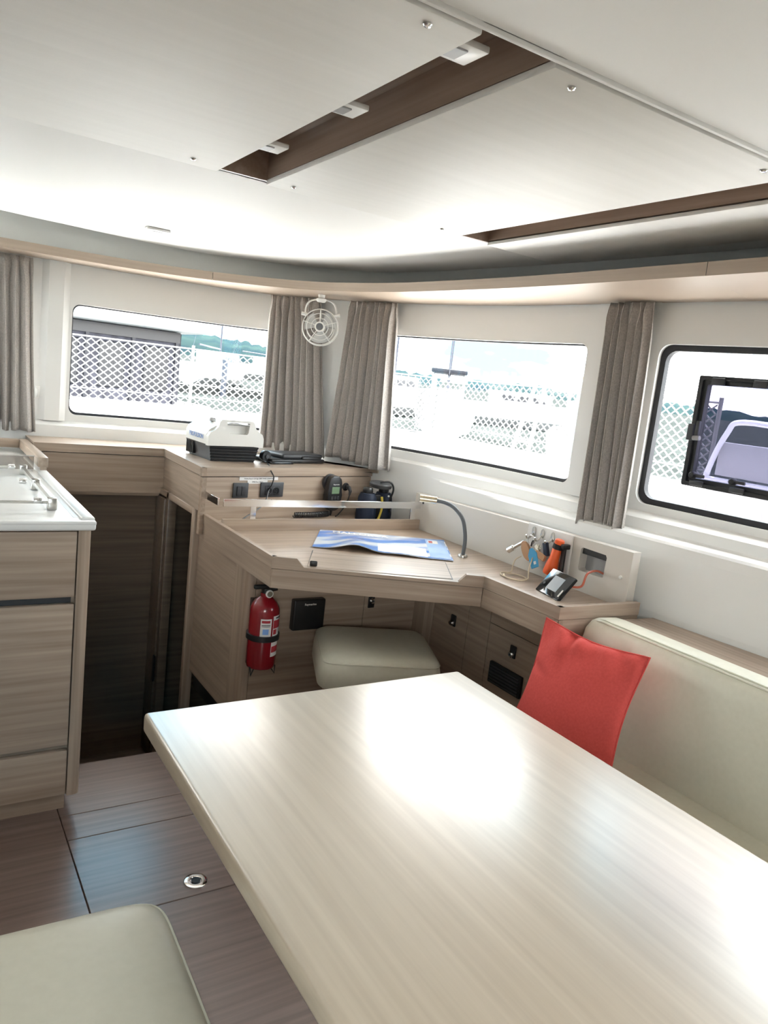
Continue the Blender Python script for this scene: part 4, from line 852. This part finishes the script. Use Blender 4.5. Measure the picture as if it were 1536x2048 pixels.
for k in range(3):
    a0 = .6+2*PI*k/3; mb = MB()
    mb.grid(lambda u, v: TF @ Vector(((.018+.062*u)*math.cos(a0+(1.15+.2*u)*(v-.5)), (.018+.062*u)*math.sin(a0+(1.15+.2*u)*(v-.5)), -.012+.018*(v-.5))), 8, 8)
    o = mesh_obj('blade', mb, 'blade_grey', fan, smooth=60); m_ = o.modifiers.new('thick', 'SOLIDIFY'); m_.thickness = .002
mesh_obj('motor', MB().lathe([(0, -.075), (.02, -.072), (.026, -.06), (.026, -.02), (0, -.02)], 24, TF), 'white_plastic', fan)
yk = [TF @ Vector(p) for p in ((-.075, .052, -.02), (-.078, .085, -.02), (-.066, .118, -.02), (-.04, .134, -.02), (0, .137, -.02), (.04, .134, -.02), (.066, .118, -.02), (.078, .085, -.02), (.075, .052, -.02))]
mesh_obj('yoke', MB().tube(catmull(yk, 5), .0045, 8), 'white_plastic', fan)
for s_ in (-1, 1): mesh_obj('pivot_knob', MB().cyl(TF @ Vector((s_*.07, .06, -.02)), TF @ Vector((s_*.098, .065, -.02)), .009, 14), 'white_plastic', fan)
tpm = TF @ Vector((0, .137, -.02))
mesh_obj('mount', MB().lathe([(0, -.012), (.02, -.012), (.026, -.004), (.026, .004), (.016, .008), (.018, 1.9185-tpm.z), (0, 1.9185-tpm.z)], 24, TR(tpm.x, tpm.y, tpm.z)), 'white_plastic', fan)

# ------------------------------------------------------------------ opening port in the right-hand window
vp = thing('opening_port', 'black framed opening hatch with lavender tinted pane in the right window', 'hatch', tuple(WALL.at(fxs(y=1.5), 0, 1.28)))
s0, s1 = fxs(y=1.742), fxs(y=1.20); z0, z1 = 1.268, 1.664; w_ = .030
lo = rr_loop(s0, s1, z0, z1, .006, .08); li = [((s0+s1)/2+(a-(s0+s1)/2)*((s1-s0)/2-w_)/((s1-s0)/2), (z0+z1)/2+(b-(z0+z1)/2)*((z1-z0)/2-w_)/((z1-z0)/2)) for a, b in lo]
lm_ = [((a[0]+b[0])/2, (a[1]+b[1])/2) for a, b in zip(lo, li)]
mb = MB(); W3 = lambda L_, d: [WALL.at(a, d, b) for a, b in L_]
mb.ring(W3(lo, -.03), W3(lo, .006)); mb.ring(W3(lo, .006), W3(lm_, .006)); mb.ring(W3(lm_, .006), W3(lm_, -.004)); mb.ring(W3(lm_, -.004), W3(li, -.004)); mb.ring(W3(li, -.004), W3(li, -.034))
mesh_obj('frame', mb, 'black', vp, smooth=30)
mesh_obj('pane', MB().grid(lambda u, v: WALL.at(s0+w_*.9+(s1-s0-w_*1.8)*u, -.022, z0+w_*.9+(z1-z0-w_*1.8)*v), 8, 1), 'tinted_acrylic', vp, smooth=0)
def wb(s_, z_, d=0): return basis(WALL.at(s_, d, z_), WALL.at(s_+.01, d, z_)-WALL.at(s_-.01, d, z_), (0, 0, 1))
for s_ in (s0+.075, s0+.225, s0+.40):
    T = wb(s_, z1-.018, .004); mesh_obj('hinge', MB().rbox(-.024, .024, -.014, .012, 0, .012, .003, 2, T), 'charcoal', vp)
    T = wb(s_-.015, z0+.014, .004); mesh_obj('clip', MB().rbox(-.026, .026, -.009, .009, 0, .01, .003, 2, T), 'charcoal', vp)
    T = wb(s_-.03, z0+.042, .004); lv = mesh_obj('latch', MB().rbox(-.004, .044, -.006, .006, .006, .016, .003, 2, T), 'charcoal', vp)
    mesh_obj('latch_pivot', MB().lathe([(0, 0), (.012, 0), (.012, .02), (.009, .024), (0, .024)], 16, T), 'black', lv)
T = wb(s0+.012, (z0+z1)/2-.005, .006); hd = mesh_obj('side_latch', MB().rbox(-.018, .004, -.03, .03, 0, .012, .003, 2, T), 'charcoal', vp)
mesh_obj('latch_lever', MB().rbox(.012, .026, -.012, .042, 0, .014, .003, 2, T), 'charcoal', hd); mesh_obj('latch_knob', MB().cyl(T @ Vector((.01, -.02, .012)), T @ Vector((.036, -.018, .014)), .0085, 12), 'grey_plastic', hd)

# ================================================================== outdoors
ZD = 1.0
NP = Path([(-3.0, 5.45), (2.3, 5.45), (2.9, 5.3), (3.3, 4.9), (3.45, 4.3), (3.45, -1.6)], 10)
dpoly = [tuple(WALL.at(WALL.L*k/60, -.06)[:2]) for k in range(61)]
opoly = [tuple(NP.at(NP.L*k/60, -.10)[:2]) for k in range(61)]
mb = MB().prism(dpoly + opoly[::-1], ZD-.08, ZD)
struct(mesh_obj('deck', mb, 'deck_white', smooth=0), 'white side deck outside the cabin windows', 'deck')
mb = MB(); mb.grid(lambda u, v: NP.at(NP.L*u, -.10-.03*v, ZD-1.6+1.6*v), 60, 1)
for (d0, h0), (d1, h1) in zip([(.06, 0), (.045, .13), (.02, .17), (-.05, .17), (-.10, .12), (-.12, -.3)], [(.045, .13), (.02, .17), (-.05, .17), (-.10, .12), (-.12, -.3), (-.13, -1.6)]):
    mb.grid(lambda u, v: NP.at(NP.L*u, d0+(d1-d0)*v, ZD+h0+(h1-h0)*v), 80, 1)
struct(mesh_obj('bulwark', mb, 'deck_white', smooth=40), 'white toe rail at the edge of the deck', 'bulwark')
nt_ = thing('lifeline_netting', 'white diamond mesh netting along the deck lifelines', 'netting', (3.3, 4.9, ZD+.17))
pitch, rowh, zb_, zt_ = .060, .0240, ZD+.185, ZD+.60
NE = NP.find(y=2.36); nrow = int((zt_-zb_)/rowh); ncol = int(NE/pitch*2)
mb = MB(); hw_ = .0048
vs = []; fs = []
basep = [(NP.at(k*pitch/2), NP.at(k*pitch/2, .004)) for k in range(ncol+1)]
for r_ in range(nrow):
    zc = zb_+rowh*(r_+.5); st_ = len(vs)
    for k in range(ncol+1):
        z = zc + (rowh/2 if (k+r_) % 2 else -rowh/2); p, q = basep[k]
        vs += [(p.x, p.y, z-hw_), (q.x, q.y, z-hw_), (q.x, q.y, z+hw_), (p.x, p.y, z+hw_)]
    for k in range(ncol):
        a = st_+4*k; fs += [(a+i, a+(i+1) % 4, a+4+(i+1) % 4, a+4+i) for i in range(4)]
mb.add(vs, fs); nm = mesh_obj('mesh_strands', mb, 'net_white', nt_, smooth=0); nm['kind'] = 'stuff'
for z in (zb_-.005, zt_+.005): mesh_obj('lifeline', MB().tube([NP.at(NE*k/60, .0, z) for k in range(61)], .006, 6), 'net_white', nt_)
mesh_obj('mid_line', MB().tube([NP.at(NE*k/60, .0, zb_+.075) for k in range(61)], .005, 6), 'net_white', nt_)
for i, (tt, lab) in enumerate(((NP.find(x=1.74), 'white lifeline stanchion seen through the front window'), (NP.find(y=4.75), 'white lifeline stanchion at the left of the middle window'), (NP.find(y=3.3), 'white lifeline stanchion at the right of the middle window'), (NP.find(y=2.34), 'white lifeline stanchion seen through the right window'))):
    q = NP.at(tt, .03, ZD+.16); s_t = thing('stanchion', lab, 'stanchion', tuple(q), 'lifeline stanchions')
    mesh_obj('foot', MB().rbox(q.x-.035, q.x+.035, q.y-.035, q.y+.035, ZD+.165, ZD+.18, .004, 2), 'deck_white', s_t)
    mesh_obj('tube', MB().cyl((q.x, q.y, ZD+.175), (q.x, q.y, ZD+.63), .011, 12), 'net_white', s_t)
# A-shaped white boarding struts on the side deck by the middle window
lad = thing('boarding_ladder', 'white folded boarding ladder leaning on the netting outside', 'ladder', (3.3, 3.75, ZD))
mesh_obj('rail', MB().cyl((3.2, 3.45, ZD+.02), (3.35, 3.50, ZD+.66), .012), 'deck_white', lad); mesh_obj('rail', MB().cyl((3.2, 3.62, ZD+.02), (3.35, 3.58, ZD+.66), .012), 'deck_white', lad)
for k in range(4):
    u = .15+.22*k; mesh_obj('rung', MB().cyl((3.2+.15*u, 3.45+.05*u, ZD+.02+.64*u), (3.2+.15*u, 3.62-.04*u, ZD+.02+.64*u), .008), 'deck_white', lad)
def coil(name_label, c_, r, turns, mat='rope'):
    t = thing('rope_coil', name_label, 'rope', c_)
    pts = [Vector((c_[0]+(r*(.55+.45*math.sin(k*.37)**2))*math.cos(k*.33), c_[1]+(r*(.55+.45*math.sin(k*.37)**2))*math.sin(k*.33), c_[2]+.012+.10*k/(turns*19)+.01*math.sin(k*1.1))) for k in range(turns*19)]
    mesh_obj('strand', MB().tube(pts, .011, 6), mat, t); 
    mesh_obj('tail', MB().tube(catmull([pts[-1], pts[-1]+Vector((.1, .05, -.06)), Vector((c_[0]+r*1.5, c_[1]+.05, c_[2]+.012)), Vector((c_[0]+r*1.7, c_[1]-.2, c_[2]+.012))], 5), .011, 6), mat, t)
    return t
coil('tan rope coil on the deck outside the middle window', (3.05, 3.30, ZD), .15, 5); coil('tan rope coil on the deck outside the right window', (3.0, 2.18, ZD), .13, 5)
# pulpit / seat frame seen through the hatch
pu = thing('deck_seat_frame', 'white tubular deck seat frame seen through the tinted hatch', 'frame', (3.3, 1.9, ZD))
mesh_obj('hoop', MB().tube(catmull([(3.25, 2.26, ZD), (3.25, 2.23, ZD+.25), (3.25, 2.16, ZD+.46), (3.25, 2.08, ZD+.52), (3.25, 1.7, ZD+.50), (3.25, 1.3, ZD+.49), (3.25, 1.24, ZD+.44), (3.25, 1.2, ZD)], 6), .013, 10), 'deck_white', pu)
mesh_obj('crossbar', MB().cyl((3.25, 2.23, ZD+.24), (3.25, 1.21, ZD+.24), .012), 'deck_white', pu); mesh_obj('seat_pad', MB().rbox(3.24, 3.26, 1.24, 2.21, ZD+.02, ZD+.21, .006, 2), 'pad_grey', pu); mesh_obj('back_board', MB().rbox(3.255, 3.27, 1.24, 2.19, ZD+.262, ZD+.42, .004, 2), 'hull_white', pu)
# sea tilted with the boat's trim, far shores
nv_ = Vector((-.001, -.018, 1)).normalized()
def seaz(x, y, h=0): return -1.0 + h - (nv_.x*x+nv_.y*y)/nv_.z
mb = MB().add([(x, y, seaz(x, y)) for x, y in ((-1500, -1500), (1500, -1500), (1500, 1500), (-1500, 1500))], [(0, 1, 2, 3)])
struct(mesh_obj('sea', mb, 'sea', smooth=0), 'calm pale harbour water', 'water')
def shore(label, a0, a1, dist, hfun, mat, n=90):
    mb = MB(); vs = []; fs = []
    for k in range(n+1):
        a = math.radians(a0+(a1-a0)*k/n); h = hfun(k/n)
        for dd, hh in ((0, -2), (4, h*.55), (22, h), (60, h*.8), (70, -2)):
            x, y = (dist+dd)*math.sin(a), (dist+dd)*math.cos(a); vs.append((x, y, seaz(x, y, hh)))
    for k in range(n):
        for j in range(4): fs.append((k*5+j, (k+1)*5+j, (k+1)*5+j+1, k*5+j+1))
    mb.add(vs, fs); o = mesh_obj('distant_shore', mb, mat, smooth=60); return tag(o, label, 'hill')
rn = random.Random(9); jag = [rn.random() for _ in range(400)]
shore('low wooded hill beyond the front window', 12, 36, 330, lambda u: 3+9*(1-u)**1.2+1.6*jag[int(u*90)], 'far_trees')
shore('distant wooded shoreline beyond the right-hand windows', 38, 75, 420, lambda u: 4.0+1.6*jag[100+int(u*90)]+1.5*math.sin(u*6), 'far_trees')
# neighbouring boat close by (front window, left)
nb = thing('neighbour_boat', 'moored boat with dark weathered cabin side seen through the front window', 'boat', (1.0, 10, seaz(1, 10)))
zw = seaz(1, 10)
mesh_obj('hull', MB().prism([(-4.5, 9.6), (3.25, 9.6), (3.6, 10.2), (3.25, 12.4), (-4.5, 12.4)], zw-.1, .95, bev=.08, seg=3), 'hull_white', nb)
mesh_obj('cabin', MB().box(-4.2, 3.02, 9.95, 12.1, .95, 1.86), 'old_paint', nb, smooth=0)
mesh_obj('painted_eave_shadow', MB().box(-4.2, 3.0, 9.92, 9.95, 1.74, 1.87), 'boat_glass', nb, smooth=0)  # dark strip painted as the shadow under the roof overhang
mesh_obj('roof', MB().rbox(-4.6, 3.25, 9.55, 12.4, 1.88, 2.02, .04, 3), 'hull_white', nb)
for k in range(6): mesh_obj('window', MB().rbox(-.2+.55*k, .12+.55*k, 9.925, 9.945, 1.1, 1.66, .01, 1), 'boat_glass', nb)
for k in range(7): mesh_obj('post', MB().box(-.36+.55*k, -.32+.55*k, 9.9, 9.945, .95, 1.74), 'boat_grey', nb, smooth=0)
# sailing boats in the harbour
def yacht(label, T, L_, hullh, mast, cabin=True, bimini=False, mastmat='masts'):
    t = thing('yacht', label, 'boat', T)
    sec = [(-.5, .30, 1.0), (-.3, .40, .98), (0, .42, 1.0), (.25, .34, 1.06), (.42, .16, 1.14), (.5, .01, 1.2)]
    vs = []; fs = []
    for (u, w_, h) in sec:
        x = u*L_; y = w_*L_*.36
        vs += [T @ Vector(p) for p in ((x, -y, hullh*h), (x, -y*.85, hullh*.35), (x, 0, -.15), (x, y*.85, hullh*.35), (x, y, hullh*h))]
    for i in range(len(sec)-1):
        for j in range(5): fs.append((i*5+j, i*5+(j+1) % 5, (i+1)*5+(j+1) % 5, (i+1)*5+j))
    fs += [(0, 1, 2, 3, 4), tuple(len(vs)-1-k for k in range(5))]
    mb = MB(); mb.add(vs, fs); recalc(mesh_obj('hull', mb, 'hull_white', t, smooth=30))
    if cabin:
        c_ = mesh_obj('cabin', MB().rbox(-.18*L_, .22*L_, -.08*L_, .08*L_, hullh*.95, hullh*1.55, .08, 3, T), 'hull_white', t)
        for s_ in (-1, 1):
            for k in range(3): mesh_obj('window', MB().rbox((-.14+.11*k)*L_, (-.05+.11*k)*L_, s_*.081*L_-.02, s_*.081*L_+.02, hullh*1.16, hullh*1.4, .02, 1, T), 'boat_glass', c_)
    if mast:
        mesh_obj('mast', MB().cyl(T @ Vector((.05*L_, 0, hullh)), T @ Vector((.05*L_, 0, mast)), .07, 10), mastmat, t)
        mesh_obj('boom', MB().cyl(T @ Vector((.05*L_, 0, hullh+1.2)), T @ Vector((-.35*L_, 0, hullh+1.3)), .06, 8), mastmat, t)
        mb = MB()
        for x in (-.5, .5): mb.tube([T @ Vector((x*L_*.98, 0, hullh*1.05)), T @ Vector((.05*L_, 0, mast*.98))], .012, 4)
        mesh_obj('stays', mb, mastmat, t)
    if bimini:
        mesh_obj('bimini', MB().rbox(-.42*L_, -.12*L_, -.08*L_, .08*L_, hullh+1.35, hullh+1.52, .05, 2, T), 'canvas_grey', t)
        for sx in (-.40, -.14):
            for sy in (-.07, .07): mesh_obj('bimini_pole', MB().cyl(T @ Vector((sx*L_, sy*L_, hullh*.95)), T @ Vector((sx*L_, sy*L_, hullh+1.36)), .03, 6), 'hull_white', t)
    return t
def yt(ang, dist, rz): 
    a = math.radians(ang); x, y = dist*math.sin(a), dist*math.cos(a); return TR(x, y, seaz(x, y), rz)
yacht('white yacht with grey bimini moored outside the middle window', yt(36.6, 34, .93), 9, 1.4, 13, True, True)
yacht('white yacht moored right of the grey bimini yacht', yt(41.8, 52, -.35), 10, 1.5, 0, True, False)
yacht('far white yacht beyond the front window', yt(19.5, 62, .9), 12, 1.6, 15, True, False)
yacht('distant white yacht at the right end of the front window', yt(23.5, 90, .2), 12, 1.7, 15, True, False)
yacht('white yacht low behind the corner curtain', yt(32.2, 48, .4), 10, 1.6, 14, True, False)
yacht('small white launch under the orange framed board', yt(47.0, 20, .80), 6.5, 1.55, 0, True, False)
# pontoon and orange framed board
po = thing('pontoon', 'low dark pontoon floating beyond the front deck', 'pontoon', (12, 40, seaz(12, 40)))
zp = seaz(14, 40)
mesh_obj('walkway', MB().box(6, 30, 44, 47, zp-.1, zp+.55), 'far_dark', po, smooth=0)
for k in range(6): mesh_obj('pile', MB().cyl((8+4*k, 43.8, zp-.3), (8+4*k, 43.8, zp+2.2), .16, 10), 'masts', po)
a = math.radians(45.5); bxx, byy = 13*math.sin(a), 13*math.cos(a)
ob = thing('framed_board', 'white board with orange frame on the launch outside the middle window', 'board', (bxx, byy, 1.6))
T = TR(bxx, byy, 1.87, -a)
mesh_obj('board', MB().box(-.26, .26, -.01, .01, -.11, .11, T), 'hull_white', ob, smooth=0)
for (x0, x1, z0, z1) in ((-.30, .30, .11, .145), (-.30, .30, -.145, -.11), (-.30, -.26, -.11, .11), (.26, .30, -.11, .11)): mesh_obj('frame_bar', MB().box(x0, x1, -.02, .02, z0, z1, T), 'orange_frame', ob, smooth=0)
mesh_obj('post', MB().cyl((bxx, byy, seaz(bxx, byy)), (bxx, byy, 1.73), .03, 8), 'hull_white', ob)

# ------------------------------------------------------------------ light portals in the windows and added openings (they only guide sky sampling)
def portal(c_, sx, sy, direction):
    d = bpy.data.lights.new('opening_portal', 'AREA'); d.shape = 'RECTANGLE'; d.size = sx; d.size_y = sy; d.energy = 1; d.cycles.is_portal = True
    o = bpy.data.objects.new('opening_portal', d); COL.objects.link(o); o.location = c_; o.rotation_euler = Vector(direction).to_track_quat('-Z', 'Y').to_euler()
portal((-.5, -1.52, 1.525), 1.3, .9, (0, 1, 0)); portal((-.2, -.4, 2.33), 1.15, .75, (0, 0, -1))
for (s0, s1, z0, z1, *_r) in WINS:
    sm_ = (s0+s1)/2; q = WALL.at(sm_, -.10, (z0+z1)/2); portal(q, s1-s0+.1, z1-z0+.1, WALL.at(sm_, .5, 0)-WALL.at(sm_, 0, 0))
